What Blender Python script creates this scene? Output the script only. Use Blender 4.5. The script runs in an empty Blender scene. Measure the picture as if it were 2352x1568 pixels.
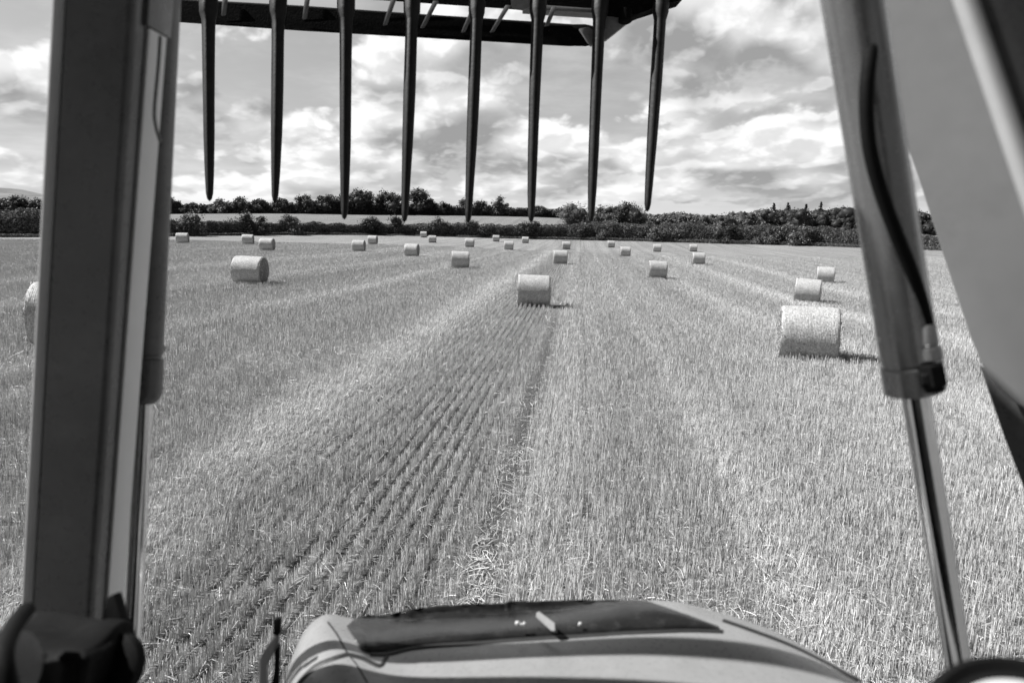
import bpy, bmesh, math, random
import numpy as np
from mathutils import Vector, Matrix, noise as mnoise
R = math.radians
rng = np.random.default_rng(7)
random.seed(7)
scene = bpy.context.scene
COL = scene.collection

# ------------------------------------------------------------------ camera
EYE = Vector((0, 0, 2.95))
PITCH = math.atan(257 / 1568)          # camera looks slightly down
F = 1568.0                             # focal length in units of a 2352 px wide frame
cam_d = bpy.data.cameras.new("camera")
cam = bpy.data.objects.new("camera", cam_d)
COL.objects.link(cam)
cam.location = EYE
cam.rotation_euler = (math.pi / 2 - PITCH, 0, 0)
cam_d.lens = 24.0
cam_d.sensor_width = 36.0
cam_d.clip_start = 0.05
cam_d.clip_end = 20000
cam_d.dof.use_dof = True
cam_d.dof.focus_distance = 9.0
cam_d.dof.aperture_fstop = 3.4
scene.camera = cam
scene.view_settings.view_transform = 'Standard'
scene.view_settings.look = 'None'
scene.view_settings.exposure = 0.66
scene.view_settings.gamma = 1.0
scene.render.resolution_x = 1024
scene.render.resolution_y = 682
scene.cycles.max_bounces = 8
scene.cycles.diffuse_bounces = 3
scene.cycles.transparent_max_bounces = 8

RIGHT = Vector((1, 0, 0))
FWD = Vector((0, math.cos(PITCH), -math.sin(PITCH)))
UP = Vector((0, math.sin(PITCH), math.cos(PITCH)))

def P(px, py, d):
    """world point seen at (px,py) of a 2352x1568 frame at depth d along the optical axis"""
    return EYE + FWD * d + RIGHT * ((px - 1176) / F * d) + UP * ((784 - py) / F * d)

def PY(px, py, Y):
    """same, at world distance Y ahead"""
    r = FWD + RIGHT * ((px - 1176) / F) + UP * ((784 - py) / F)
    return EYE + r * (Y / r.y)

# ------------------------------------------------------------------ sun
SUN_EL, SUN_AZ = R(48), R(-83)         # azimuth from +Y towards +X: the sun stands to the left
sun_from = Vector((math.cos(SUN_EL) * math.sin(SUN_AZ), math.cos(SUN_EL) * math.cos(SUN_AZ), math.sin(SUN_EL)))
sd = bpy.data.lights.new("sun", 'SUN')
sd.energy = 5.0
sd.angle = R(0.55)
sd.color = (1, 0.995, 0.985)
so = bpy.data.objects.new("sun", sd)
COL.objects.link(so)
so.rotation_euler = sun_from.to_track_quat('Z', 'Y').to_euler()

# ------------------------------------------------------------------ world: Nishita sky seen in black and white + procedural clouds
class NT:
    """tiny helper to write node maths"""
    def __init__(s, tree): s.t = tree; s.n = tree.nodes; s.l = tree.links
    def new(s, typ, **kw):
        nd = s.n.new(typ)
        for k, v in kw.items(): setattr(nd, k, v)
        return nd
    def put(s, sock, v):
        if isinstance(v, bpy.types.NodeSocket): s.l.new(v, sock)
        else: sock.default_value = v
    def m(s, op, a, b=None, c=None, clamp=False):
        nd = s.new('ShaderNodeMath', operation=op); nd.use_clamp = clamp
        s.put(nd.inputs[0], a)
        if b is not None: s.put(nd.inputs[1], b)
        if c is not None: s.put(nd.inputs[2], c)
        return nd.outputs[0]
    def v(s, op, a, b=None, scale=None):
        nd = s.new('ShaderNodeVectorMath', operation=op)
        s.put(nd.inputs[0], a)
        if b is not None: s.put(nd.inputs[1], b)
        if scale is not None: s.put(nd.inputs['Scale'], scale)
        return nd.outputs['Value'] if op in ('DOT_PRODUCT', 'LENGTH', 'DISTANCE') else nd.outputs[0]
    def sep(s, a):
        nd = s.new('ShaderNodeSeparateXYZ'); s.put(nd.inputs[0], a); return nd.outputs
    def comb(s, x, y, z):
        nd = s.new('ShaderNodeCombineXYZ')
        for i, q in enumerate((x, y, z)): s.put(nd.inputs[i], q)
        return nd.outputs[0]
    def noise(s, vec, scale, detail=6, rough=.55, dist=0, lac=2.0, typ='FBM'):
        nd = s.new('ShaderNodeTexNoise'); nd.noise_type = typ
        s.put(nd.inputs['Vector'], vec); s.put(nd.inputs['Scale'], scale)
        s.put(nd.inputs['Detail'], detail); s.put(nd.inputs['Roughness'], rough)
        s.put(nd.inputs['Distortion'], dist); s.put(nd.inputs['Lacunarity'], lac)
        return nd.outputs[0]
    def vor(s, vec, scale, feature='F1', smooth=0.5, rnd=1.0, out=0):
        nd = s.new('ShaderNodeTexVoronoi', feature=feature)
        s.put(nd.inputs['Vector'], vec); s.put(nd.inputs['Scale'], scale)
        if feature == 'SMOOTH_F1': s.put(nd.inputs['Smoothness'], smooth)
        s.put(nd.inputs['Randomness'], rnd)
        return nd.outputs[out]
    def ramp(s, x, lo, hi, a=0.0, b=1.0, smooth=True):
        nd = s.new('ShaderNodeMapRange'); nd.interpolation_type = 'SMOOTHSTEP' if smooth else 'LINEAR'
        nd.clamp = True
        s.put(nd.inputs[0], x); s.put(nd.inputs[1], lo); s.put(nd.inputs[2], hi); s.put(nd.inputs[3], a); s.put(nd.inputs[4], b)
        return nd.outputs[0]
    def mix(s, f, a, b):
        nd = s.new('ShaderNodeMix'); nd.data_type = 'FLOAT'; nd.clamp_factor = True
        s.put(nd.inputs[0], f); s.put(nd.inputs[2], a); s.put(nd.inputs[3], b)
        return nd.outputs[0]

world = bpy.data.worlds.new("World")
scene.world = world
world.use_nodes = True
w = NT(world.node_tree)
w.n.clear()
tc = w.new('ShaderNodeTexCoord')
dirv = w.v('NORMALIZE', tc.outputs['Generated'])
dx, dy, dz = w.sep(dirv)
dzc = w.m('MAXIMUM', dz, 0.0)
LZA, LZB = 0.12, 0.50
lz = w.m('MULTIPLY', w.m('LOGARITHM', w.m('ADD', dzc, LZA), math.e), LZB)
base_v = w.comb(dx, dy, lz)
# (azimuth px, elevation px, radius x, radius y, strength) : where the cloud cover gathers and where it opens
def dirpx(px, py):
    return (FWD + RIGHT * ((px - 1176) / F) + UP * ((784 - py) / F)).normalized()
def skyv(px, py, du=0, dv=0):
    d = dirpx(px, py)
    return Vector((d.x, d.y, math.log(max(d.z, 0) + LZA) * LZB))
blobs = [  # px, py, rx, ry(px), weight
    (60, 60, 150, 90, -.30), (230, -20, 220, 80, -.2), (560, 150, 190, 75, -.30), (40, 190, 120, 80, .16), (440, 190, 70, 60, .16),
    (620, 250, 130, 60, .18), (870, 250, 120, 70, .12), (520, 330, 200, 60, .12), (800, 130, 120, 40, .10),
    (1000, 300, 120, 80, .1), (1230, 60, 300, 60, .1), (1700, 130, 330, 110, .16), (1300, 360, 200, 60, .14),
    (1100, 200, 120, 60, -.05), (1560, 350, 180, 40, .14), (1850, 330, 150, 50, .16), (2250, 250, 300, 200, .1), (1176, 430, 1500, 40, .10), (1300, 450, 700, 30, -.08),
]
def cover(vec):
    tot = None
    for px, py, rx, ry, wt in blobs:
        c = skyv(px, py)
        ex = (skyv(px + rx, py) - c).length
        ez = abs(skyv(px, py - ry).z - c.z) + 1e-4
        q = w.v('MULTIPLY', w.v('SUBTRACT', vec, tuple(c)), (1 / ex, 1 / ex, 1 / ez))
        g = w.m('EXPONENT', w.m('MULTIPLY', w.v('DOT_PRODUCT', q, q), -1.0))
        t = w.m('MULTIPLY', g, wt)
        tot = t if tot is None else w.m('ADD', tot, t)
    return tot
cov = cover(base_v)
wn = w.new('ShaderNodeTexNoise')
w.put(wn.inputs['Vector'], base_v); w.put(wn.inputs['Scale'], 12.0); w.put(wn.inputs['Detail'], 4.0)
warp = w.v('SCALE', w.v('SUBTRACT', wn.outputs['Color'], (.5, .5, .5)), scale=0.038)
wv = w.v('ADD', base_v, warp)
def density(off, det, puffy):
    vec = w.v('ADD', wv, off)
    d = w.m('MULTIPLY', w.noise(vec, 5.0, det, .52), 1.55)
    if puffy:
        d = w.m('SUBTRACT', d, w.m('MULTIPLY', w.vor(vec, 17.0), .26))
        d = w.m('SUBTRACT', d, w.m('MULTIPLY', w.vor(vec, 41.0), .13))
        if det > 6: d = w.m('SUBTRACT', d, w.m('MULTIPLY', w.vor(vec, 95.0), .06))
    return d
d0 = density((0, 0, 0), 8, True)
d1 = density((-.010, 0, .018), 5, True)       # towards the sun, up and left
d2 = density((-.02, 0, .075), 2, False)
d02 = density((0, 0, 0), 2, False)
dens = w.m('ADD', d0, cov)
alpha = w.ramp(dens, 0.44, 0.60)
thick = w.ramp(dens, 0.50, 0.95)
lit = w.ramp(w.m('SUBTRACT', d0, d1), -0.08, 0.10)
lit2 = w.ramp(w.m('SUBTRACT', d02, d2), -0.19, 0.20)
light = w.m('ADD', w.m('MULTIPLY', lit, .34), w.m('MULTIPLY', lit2, .66))
light = w.m('ADD', light, w.m('MULTIPLY', w.m('SUBTRACT', 1.0, thick), .20))
cloudv = w.ramp(light, 0.18, 1.0, 0.37, 1.06, False)
thin = w.noise(w.v('MULTIPLY', base_v, (1, 1, 2.2)), 4.0, 5, .6)
sky = w.new('ShaderNodeTexSky', sky_type='NISHITA')
sky.sun_disc = False
sky.sun_elevation = SUN_EL
sky.sun_rotation = SUN_AZ
bw = w.new('ShaderNodeRGBToBW')
w.l.new(sky.outputs[0], bw.inputs[0])
skyval = w.m('MULTIPLY', bw.outputs[0], 0.085)
skyval = w.m('ADD', w.m('MINIMUM', skyval, .42), w.ramp(thin, .38, .72, .16, .36))
horizon = w.ramp(dzc, 0.0, 0.12, 0.10, 0.0)
skyval = w.m('ADD', skyval, horizon)
allv = w.mix(alpha, skyval, cloudv)
# hazy air lifts the lowest clouds
allv = w.mix(w.ramp(dzc, 0.0, 0.08, 0.40, 0.0), allv, 0.72)
allv = w.m('MULTIPLY', allv, w.ramp(dz, .30, .62, 1.0, .20))    # unseen open sky overhead, dimmed below the low cloud to cut fill
allv = w.m('MULTIPLY', allv, w.ramp(dy, -.5, .45, .34, 1.0))    # unseen sky behind the tractor, dimmed to darken surfaces facing back
ground_dim = w.ramp(dz, -0.05, 0.0, 0.30, 1.0)
allv = w.m('MULTIPLY', allv, ground_dim)
bg = w.new('ShaderNodeBackground')
w.put(bg.inputs[0], w.comb(allv, allv, allv))
bg.inputs[1].default_value = 0.62
wo = w.new('ShaderNodeOutputWorld')
w.l.new(bg.outputs[0], wo.inputs[0])
world.cycles.sampling_method = 'MANUAL'
world.cycles.sample_map_resolution = 1024

# ------------------------------------------------------------------ helpers for objects
def tag(o, label=None, cat=None, group=None, kind=None):
    if label: o['label'] = label
    if cat: o['category'] = cat
    if group: o['group'] = group
    if kind: o['kind'] = kind
    return o
def empty(name, loc=(0, 0, 0), rz=0.0):
    o = bpy.data.objects.new(name, None)
    o.empty_display_size = .3
    o.location = loc; o.rotation_euler = (0, 0, rz)
    COL.objects.link(o)
    return o
def link(name, me, mat=None, parent=None):
    if mat is not None and not me.materials: me.materials.append(mat)
    o = bpy.data.objects.new(name, me)
    COL.objects.link(o)
    if parent is not None: o.parent = parent
    return o
def np_mesh(name, verts, faces, smooth=False, attrs=None):
    """verts (n,3), faces (m,k) with one k"""
    me = bpy.data.meshes.new(name)
    verts = np.asarray(verts, dtype=np.float32); faces = np.asarray(faces, dtype=np.int32)
    n, (m, k) = len(verts), faces.shape
    me.vertices.add(n); me.vertices.foreach_set('co', verts.ravel())
    me.loops.add(m * k); me.loops.foreach_set('vertex_index', faces.ravel())
    me.polygons.add(m)
    me.polygons.foreach_set('loop_start', np.arange(0, m * k, k, dtype=np.int32))
    me.polygons.foreach_set('use_smooth', np.full(m, smooth, dtype=bool))
    if attrs:
        for nm, (dom, arr) in attrs.items():
            a = me.attributes.new(nm, 'FLOAT', dom)
            a.data.foreach_set('value', np.asarray(arr, dtype=np.float32))
    me.update(calc_edges=True)
    return me
def bm_mesh(name, bm, smooth=True, angle=None):
    bmesh.ops.recalc_face_normals(bm, faces=bm.faces)
    me = bpy.data.meshes.new(name)
    bm.to_mesh(me); bm.free()
    for p in me.polygons: p.use_smooth = smooth
    if angle is not None: me.set_sharp_from_angle(angle=angle)
    return me

def new_mat(name):
    m = bpy.data.materials.new(name); m.use_nodes = True
    nt = NT(m.node_tree); nt.n.clear()
    b = nt.new('ShaderNodeBsdfPrincipled'); o = nt.new('ShaderNodeOutputMaterial')
    nt.l.new(b.outputs[0], o.inputs[0])
    return m, nt, b
def grey(nt, v):
    return nt.comb(v, v, v)
def bump(nt, b, h, strength=.3, dist=.01):
    nd = nt.new('ShaderNodeBump')
    nd.inputs['Strength'].default_value = strength; nd.inputs['Distance'].default_value = dist
    nt.put(nd.inputs['Height'], h)
    nt.l.new(nd.outputs[0], b.inputs['Normal'])
def objco(nt): return nt.new('ShaderNodeTexCoord').outputs['Object']
def geopos(nt): return nt.new('ShaderNodeNewGeometry').outputs['Position']
def paint(name, albedo, rough=.45, var=.18, metallic=0.0, scale=6.0, dirt=0.0, dirt_val=.12, coat=0.0, bumpy=.12, spec=.5):
    m, nt, b = new_mat(name)
    co = objco(nt)
    n = nt.noise(co, scale, 8, .62)
    n2 = nt.noise(co, scale * 9, 5, .6)
    v = nt.m('MULTIPLY', nt.ramp(n, .25, .75, 1 - var, 1 + var, False), albedo)
    v = nt.m('MULTIPLY', v, nt.ramp(n2, .3, .7, 1 - var * .4, 1 + var * .4, False))
    if dirt:
        dm = nt.m('MULTIPLY', nt.ramp(nt.noise(co, scale * 2.3, 10, .7), .50, .72), dirt)
        v = nt.mix(dm, v, dirt_val)
    nt.put(b.inputs['Base Color'], grey(nt, v))
    b.inputs['Metallic'].default_value = metallic
    nt.put(b.inputs['Roughness'], nt.ramp(n2, .3, .7, max(rough - .08, .03), rough + .10, False))
    b.inputs['Specular IOR Level'].default_value = spec
    b.inputs['Coat Weight'].default_value = coat
    b.inputs['Coat Roughness'].default_value = .15
    if bumpy: bump(nt, b, n2, bumpy, .002)
    return m

# ------------------------------------------------------------------ lie of the land, from where bales and hedges stand
BALES = [  # x0, x1, y top, y foot in the 2352 px frame
    (62, 300, 643, 793), (398, 434, 533, 558), (550, 584, 538, 562), (590, 631, 546, 576), (525, 610, 587, 652),
    (805, 840, 551, 578), (843, 867, 540, 560), (926, 963, 559, 589), (964, 981, 531, 545), (982, 1003, 541, 558),
    (1033, 1078, 576, 616), (1067, 1089, 546, 566), (1130, 1148, 537, 552), (1155, 1181, 554, 575), (1197, 1216, 545, 560),
    (1184, 1264, 630, 704), (1290, 1311, 555, 573), (1270, 1303, 574, 606), (1395, 1413, 552, 568), (1423, 1450, 566, 589),
    (1488, 1532, 598, 639), (1500, 1520, 559, 577), (1583, 1603, 563, 580), (1590, 1620, 579, 607), (1878, 1920, 613, 650),
    (1828, 1890, 640, 695), (1797, 1938, 698, 822),
]
DIAM = 1.24
def bale_depth(b):
    x0, x1, yt, yf = b
    # a cylinder of diameter DIAM seen from above: its outline height is close to its diameter
    return DIAM * F / (yf - yt)
pts = []
for b in BALES:
    d = bale_depth(b)
    p = P((b[0] + b[1]) / 2, b[3], d)
    pts.append((p.x, p.y, p.z))
HEDGE = [(-300, 545, 100), (50, 545, 104), (250, 544, 108), (400, 543, 113), (560, 541, 122), (700, 540, 132), (900, 541, 146), (1176, 549, 152), (1300, 551, 152),
         (1500, 554, 147), (1800, 562, 136), (2150, 575, 116), (2400, 588, 100), (2900, 610, 80)]
hedge_pts = []
for px, py, Y in HEDGE:
    p = PY(px, py, Y); pts.append((p.x, p.y, p.z)); hedge_pts.append(p)
for px, py, Y in [(-200, 515, 160), (50, 513, 160), (400, 509, 165), (650, 508, 172), (900, 515, 190), (1200, 519, 195), (1290, 520, 195), (1600, 534, 210), (2100, 546, 210), (2700, 556, 200),
                  (-200, 496, 240), (50, 495, 235), (400, 492, 235), (700, 491, 235), (850, 494, 250), (980, 495, 260), (1200, 498, 268), (1290, 500, 270), (1600, 524, 340), (2100, 530, 340), (2700, 535, 340)]:
    p = PY(px, py, Y); pts.append((p.x, p.y, p.z))
for X, Y in [(-3, 4), (3, 4), (0, 2), (-6, 5), (6, 5), (0, 10), (4, 12), (0, 16), (3, 20), (-2, -10), (-12, -10), (12, -10)]:
    pts.append((X, Y, -.012 * X))
PT = np.array(pts)
def uv(X, Y):
    Yc = np.clip(Y, -12, 330) + 22.0
    Xc = np.clip(X, -260, 260)
    return Xc / Yc * 2.2, np.log(Yc) * 1.6
pu, pv = uv(PT[:, 0], PT[:, 1])
def tps(r2): return r2 * np.log(r2 + 1e-9) * .5
K = tps((pu[:, None] - pu[None]) ** 2 + (pv[:, None] - pv[None]) ** 2) + np.eye(len(pu)) * 0.03
Q = np.c_[np.ones(len(pu)), pu, pv]
A = np.block([[K, Q], [Q.T, np.zeros((3, 3))]])
sol = np.linalg.solve(A, np.r_[PT[:, 2], 0, 0, 0])
def terrain(X, Y):
    X = np.asarray(X, float); Y = np.asarray(Y, float)
    u, v = uv(X, Y)
    z = sol[-3] + sol[-2] * u + sol[-1] * v
    for k in range(len(pu)):
        z = z + sol[k] * tps((u - pu[k]) ** 2 + (v - pv[k]) ** 2)
    return z
def tz(x, y): return float(terrain(x, y))

# rows of stubble run 5.6 degrees to the right of straight ahead; r = distance across them
AL = R(5.6)
def rowr(X, Y): return X * math.cos(AL) - Y * math.sin(AL)

gx = np.r_[-9000, -5000, -2500, -1200, -600, np.arange(-300, -60, 6), np.arange(-60, 60, 1.0), np.arange(60, 301, 6), 600, 1200, 2500, 5000, 9000]
gy = np.r_[-200, -60, np.arange(-20, 60, 1.0), np.arange(60, 340, 2.5), 400, 600, 1000, 2000, 4000, 9000]
GX, GY = np.meshgrid(gx, gy)
GZ = terrain(GX, GY)
nx, ny = len(gx), len(gy)
idx = np.arange(nx * ny).reshape(ny, nx)
gf = np.stack([idx[:-1, :-1], idx[:-1, 1:], idx[1:, 1:], idx[1:, :-1]], -1).reshape(-1, 4)
me = np_mesh("field_ground", np.stack([GX, GY, GZ], -1).reshape(-1, 3), gf, smooth=True)

PITCH_ROW = 0.168
m, nt, b = new_mat("stubble_soil")
pos = geopos(nt)
X_, Y_, Z_ = nt.sep(pos)
r_ = nt.m('SUBTRACT', nt.m('MULTIPLY', X_, math.cos(AL)), nt.m('MULTIPLY', Y_, math.sin(AL)))
l_ = nt.m('ADD', nt.m('MULTIPLY', Y_, math.cos(AL)), nt.m('MULTIPLY', X_, math.sin(AL)))
wob = nt.m('MULTIPLY', nt.m('SUBTRACT', nt.noise(nt.comb(r_, nt.m('MULTIPLY', l_, .25), 0.0), .35, 3), .5), .9)
rw = nt.m('ADD', r_, wob)
fine = nt.noise(nt.comb(nt.m('MULTIPLY', r_, 30.0), nt.m('MULTIPLY', l_, 9.0), 0.0), 1.0, 8, .75)
litter = nt.noise(pos, 22.0, 8, .8)
med = nt.noise(nt.comb(nt.m('MULTIPLY', r_, 2.2), nt.m('MULTIPLY', l_, .55), 0.0), 1.0, 7, .7)
bands = nt.noise(nt.comb(nt.m('MULTIPLY', rw, .85), nt.m('MULTIPLY', l_, .016), 3.0), 1.0, 6, .7)
patch = nt.noise(pos, .05, 5, .55)
base = nt.m('ADD', .085, nt.m('MULTIPLY', fine, .21))
base = nt.m('ADD', base, nt.m('MULTIPLY', nt.ramp(litter, .42, .66), .10))
base = nt.m('MULTIPLY', base, nt.ramp(med, .25, .75, .86, 1.14, False))
base = nt.m('MULTIPLY', base, nt.ramp(bands, .36, .64, .80, 1.20, False))
base = nt.m('MULTIPLY', base, nt.ramp(patch, .3, .7, .92, 1.08, False))
rows = nt.m('SINE', nt.m('MULTIPLY', r_, 2 * math.pi / .165))
g_rut = nt.m('EXPONENT', nt.m('MULTIPLY', nt.m('POWER', nt.m('DIVIDE', nt.m('ADD', r_, nt.m('ADD', .78, nt.m('MULTIPLY', nt.m('SUBTRACT', med, .5), .45))), .17), 2.0), -1.0))
g_rut2 = nt.m('EXPONENT', nt.m('MULTIPLY', nt.m('POWER', nt.m('DIVIDE', nt.m('SUBTRACT', nt.m('ADD', r_, nt.m('MULTIPLY', nt.m('SUBTRACT', med, .5), .3)), .16), .05), 2.0), -1.0))
g_rut3 = nt.m('EXPONENT', nt.m('MULTIPLY', nt.m('POWER', nt.m('DIVIDE', nt.m('SUBTRACT', nt.m('ADD', r_, nt.m('MULTIPLY', nt.m('SUBTRACT', med, .5), .4)), .80), .07), 2.0), -1.0))
soil_and_shade = nt.m('ADD', nt.m('MULTIPLY', nt.m('MULTIPLY', g_rut, nt.ramp(l_, 12.0, 45.0, 1.0, .18)), nt.ramp(litter, .35, .6, .78, .40, False)), nt.m('ADD', nt.m('MULTIPLY', g_rut2, .4), nt.m('MULTIPLY', g_rut3, .35)))
in_rows = nt.m('EXPONENT', nt.m('MULTIPLY', nt.m('POWER', nt.m('DIVIDE', nt.m('ADD', r_, 2.45), 1.3), 4.0), -1.0))
gap = nt.ramp(nt.m('SINE', nt.m('ADD', nt.m('MULTIPLY', r_, 2 * math.pi / PITCH_ROW), -math.pi / 2)), -.2, .9)
soil_and_shade = nt.m('ADD', soil_and_shade, nt.m('MULTIPLY', nt.m('MULTIPLY', in_rows, gap), .66))  # bare soil plus painted shade in the gaps between drill rows
base = nt.m('MULTIPLY', base, nt.m('SUBTRACT', 1.0, nt.m('MINIMUM', soil_and_shade, .8)))
fibre = nt.noise(nt.v('ADD', nt.v('MULTIPLY', pos, (210.0, 60.0, 60.0)), nt.v('SCALE', nt.comb(fine, litter, med), scale=14.0)), 1.0, 3, .6)
base = nt.m('MULTIPLY', base, nt.ramp(fibre, .36, .66, .55, 1.40))
beyond = nt.ramp(Y_, 154.0, 172.0, 1.0, .80)       # the next field over, a duller stubble
nt.put(b.inputs['Base Color'], grey(nt, nt.m('MULTIPLY', nt.m('MULTIPLY', base, beyond), 1.20)))
b.inputs['Roughness'].default_value = .9
b.inputs['Specular IOR Level'].default_value = .15
bump(nt, b, nt.m('ADD', fine, nt.m('MULTIPLY', litter, .7)), .7, .06)
soil = m
ground = link("stubble_field", me, soil)
tag(ground, kind='structure')

# ------------------------------------------------------------------ stubble: short cut stalks standing in drill rows, and loose straw
HX = 0.80
def lerp(a, b, t): return a + (b - a) * t
def vnoise(x, y, seed, n=256):
    g = np.random.default_rng(seed).random((n, n))
    xi = np.floor(x).astype(int); yi = np.floor(y).astype(int)
    fx = x - xi; fy = y - yi
    fx = fx * fx * (3 - 2 * fx); fy = fy * fy * (3 - 2 * fy)
    a = g[xi % n, yi % n]; b2 = g[(xi + 1) % n, yi % n]; c = g[xi % n, (yi + 1) % n]; d = g[(xi + 1) % n, (yi + 1) % n]
    return lerp(lerp(a, b2, fx), lerp(c, d, fx), fy)
def fbm(x, y, seed, o=4):
    t = 0; a = .5; s = 0
    for k in range(o):
        t = t + a * vnoise(x * 2 ** k, y * 2 ** k, seed + k); s += a; a *= .5
    return t / s
def bell(x, c, wd): return np.exp(-((x - c) / wd) ** 2)

def sample_area(y0, y1, n0, yref, power, margin=1.2):
    """points in the wedge the camera sees, density n0 per m2 up to yref then falling"""
    ys = np.linspace(y0, y1, 600)
    dens = n0 * np.minimum(1, (yref / ys) ** power)
    wid = 2 * (HX * ys + margin)
    cdf = np.cumsum(dens * wid); tot = cdf[-1] * (ys[1] - ys[0]); cdf /= cdf[-1]
    n = int(tot)
    Y = np.interp(rng.random(n), cdf, ys)
    X = (rng.random(n) * 2 - 1) * (HX * Y + margin)
    return X, Y

def hedge_Y(X):
    hx = np.array([p.x for p in hedge_pts]); hy = np.array([p.y for p in hedge_pts])
    return np.interp(X, hx, hy)

X, Y = sample_area(3.2, 95, 2300, 7.5, 1.40)
r = rowr(X, Y); l = Y * math.cos(AL) + X * math.sin(AL)
wander = (fbm(r * .3, l * .12, 11) - .5) * .10
# pull stalks into rows: tight in the undisturbed strip left of the wheel mark, loose elsewhere
tight = .10 + 1.15 * np.clip(bell(r, -2.45, 1.15) * (1 / (1 + np.exp((r + 1.15) / .08))), 0, 1)
tight *= .55 + .75 * fbm(r * .5, l * .3, 21)
rowi = np.round((r + wander) / PITCH_ROW)
off = (r + wander) - rowi * PITCH_ROW
sig = lerp(.9, .12, np.clip(tight, 0, 1))
off_new = off * sig + rng.normal(0, .006, len(r))
dr = off_new - off
X = X + dr * math.cos(AL); Y = Y - dr * math.sin(AL)
r = rowr(X, Y)
# thinning: ruts, gaps, ragged patches
keep = .66 + .95 * (fbm(r * 3.0, l * 1.6, 31, 3) - .30)
keep *= 1 - .55 * np.clip(tight, 0, 1) * (vnoise(l / .13 + rowi * 17.3, rowi * 5.1 + l * 0, 81) < .36)
keep *= 1 - .60 * (vnoise(l / .085 + rowi * 11.7, rowi * 3.3 + l * 0, 83) < .40) * (Y < 16) * (1 - .6 * np.clip(tight, 0, 1))
keep *= 1.18
keep -= .45 * np.clip(fbm(r * 1.4, l * 1.0, 37, 3) - .56, 0, 1) * 5
rut = bell(r, -.80 + (fbm(l * .5, l * 0, 41) - .5) * .20, .17 + .14 * fbm(l * 1.3, l * 0, 45)) * .97
rut2 = bell(r, .16 + (fbm(l * .4, l * 0, 42) - .5) * .12, .05) * .7
rut3 = bell(r, .80 + (fbm(l * .4, l * 0 + 5, 43) - .5) * .2, .07) * .55
rut4 = bell(r, -8.4, .16) * .8 + bell(r, 5.9, .16) * .6 + bell(r, 9.3, .2) * .7 + bell(r, -14, .2) * .7 + bell(r, 15.4, .2) * .7
keep = np.maximum(keep, .22)
keep = keep * (1 - rut) * (1 - rut2) * (1 - rut3) * (1 - np.clip(rut4, 0, .9))
keep *= 1 - .35 * (1 - bell(rowi % 6, 3, 2.2)) * (bell(r, -2.2, 1.6))
m_ = (rng.random(len(r)) < keep) & (Y < hedge_Y(X) - 1.5)
X, Y, r, l = X[m_], Y[m_], r[m_], l[m_]
n = len(X)
Z = terrain(X, Y)
flat = np.clip(bell(r, -4.1, .75) + .35 * bell(r, -.35, .35) + .45 * bell(r, 1.9, .25) + .5 * bell(r, 6.8, .5) + .6 * bell(r, -9.6, .6) + .6 * bell(r, 11, .9) + .6 * bell(r, -15.5, .9) + .6 * bell(r, 17, 1.) + .6 * bell(r, -22, 1.2), 0, 1)
flat *= .4 + .9 * fbm(r * 1.1, l * .6, 51)
hh = rng.normal(.130, .026, n).clip(.05, .22) * (1 - .25 * flat)
hh *= .62 + .70 * fbm(r * 1.5, l * 1.0, 53)
wdt = .0040 * np.maximum(1, (Y / 9.0) ** .5) * rng.uniform(.7, 1.25, n)
lean = rng.normal(0, .075, (n, 2)) * (1 + flat)[:, None]
lean[:, 0] += .30 * flat * rng.uniform(.3, 1.3, n) + .04
lean[:, 1] += .12 * flat + .03
wild = rng.random(n) < .02
lean[wild] += rng.normal(0, .6, (wild.sum(), 2))
ang = rng.uniform(0, math.pi, n)
ux, uy = np.cos(ang) * wdt * .5, np.sin(ang) * wdt * .5
top = np.stack([lean[:, 0] * hh, lean[:, 1] * hh, hh], -1)
b0 = np.stack([X, Y, Z - .01], -1)
du = np.stack([ux, uy, np.zeros(n)], -1)
dn = np.stack([-uy, ux, np.zeros(n)], -1)
# three-sided stalk near the camera, flat blade farther off
near = Y < 13
def prism(b0, top, du, dn):
    n = len(b0)
    c = [b0 + du, b0 - du * .5 + dn * .87, b0 - du * .5 - dn * .87]
    v = np.stack(c + [q + top for q in c], 1).reshape(-1, 3)
    i = np.arange(n)[:, None] * 6
    f = np.concatenate([i + np.array([[0, 1, 4, 3]]), i + np.array([[1, 2, 5, 4]]), i + np.array([[2, 0, 3, 5]])], 0)
    return v, f
def blade(b0, top, du):
    n = len(b0)
    v = np.stack([b0 - du, b0 + du, b0 + du + top, b0 - du + top], 1).reshape(-1, 3)
    f = np.arange(n * 4).reshape(-1, 4)
    return v, f
v1, f1 = prism(b0[near], top[near], du[near], dn[near])
v2, f2 = blade(b0[~near], top[~near], du[~near])
calm = np.minimum(1, 9.0 / Y) ** .8
tone = np.clip(.46 + rng.normal(0, .24, n) * calm + .24 * flat + .30 * (fbm(r * .85, l * .03, 63) - .5) + .14 * (fbm(r * .8, l * .06, 61) - .5) - .03 * bell(r, -2.2, 1.3), 0, 1)
tn = np.concatenate([np.tile(tone[near], 3), tone[~near]])
verts = np.concatenate([v1, v2]); faces = np.concatenate([f1, f2 + len(v1)])
me = np_mesh("stubble_stalks", verts, faces, attrs={'tone': ('FACE', tn)})
def straw_mat(name, lo, hi, rough=.55, transl=0.0):
    m, nt, b = new_mat(name)
    a = nt.new('ShaderNodeAttribute'); a.attribute_name = 'tone'; a.attribute_type = 'GEOMETRY'
    v = nt.mix(a.outputs['Fac'], lo, hi)
    n_ = nt.noise(geopos(nt), 60.0, 2, .5)
    v = nt.m('MULTIPLY', v, nt.ramp(n_, .3, .7, .8, 1.2, False))
    nt.put(b.inputs['Base Color'], grey(nt, v))
    b.inputs['Roughness'].default_value = rough
    b.inputs['Specular IOR Level'].default_value = .4
    return m
straw_stand = straw_mat("cut_stalks", .13, .90, .5)
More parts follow.
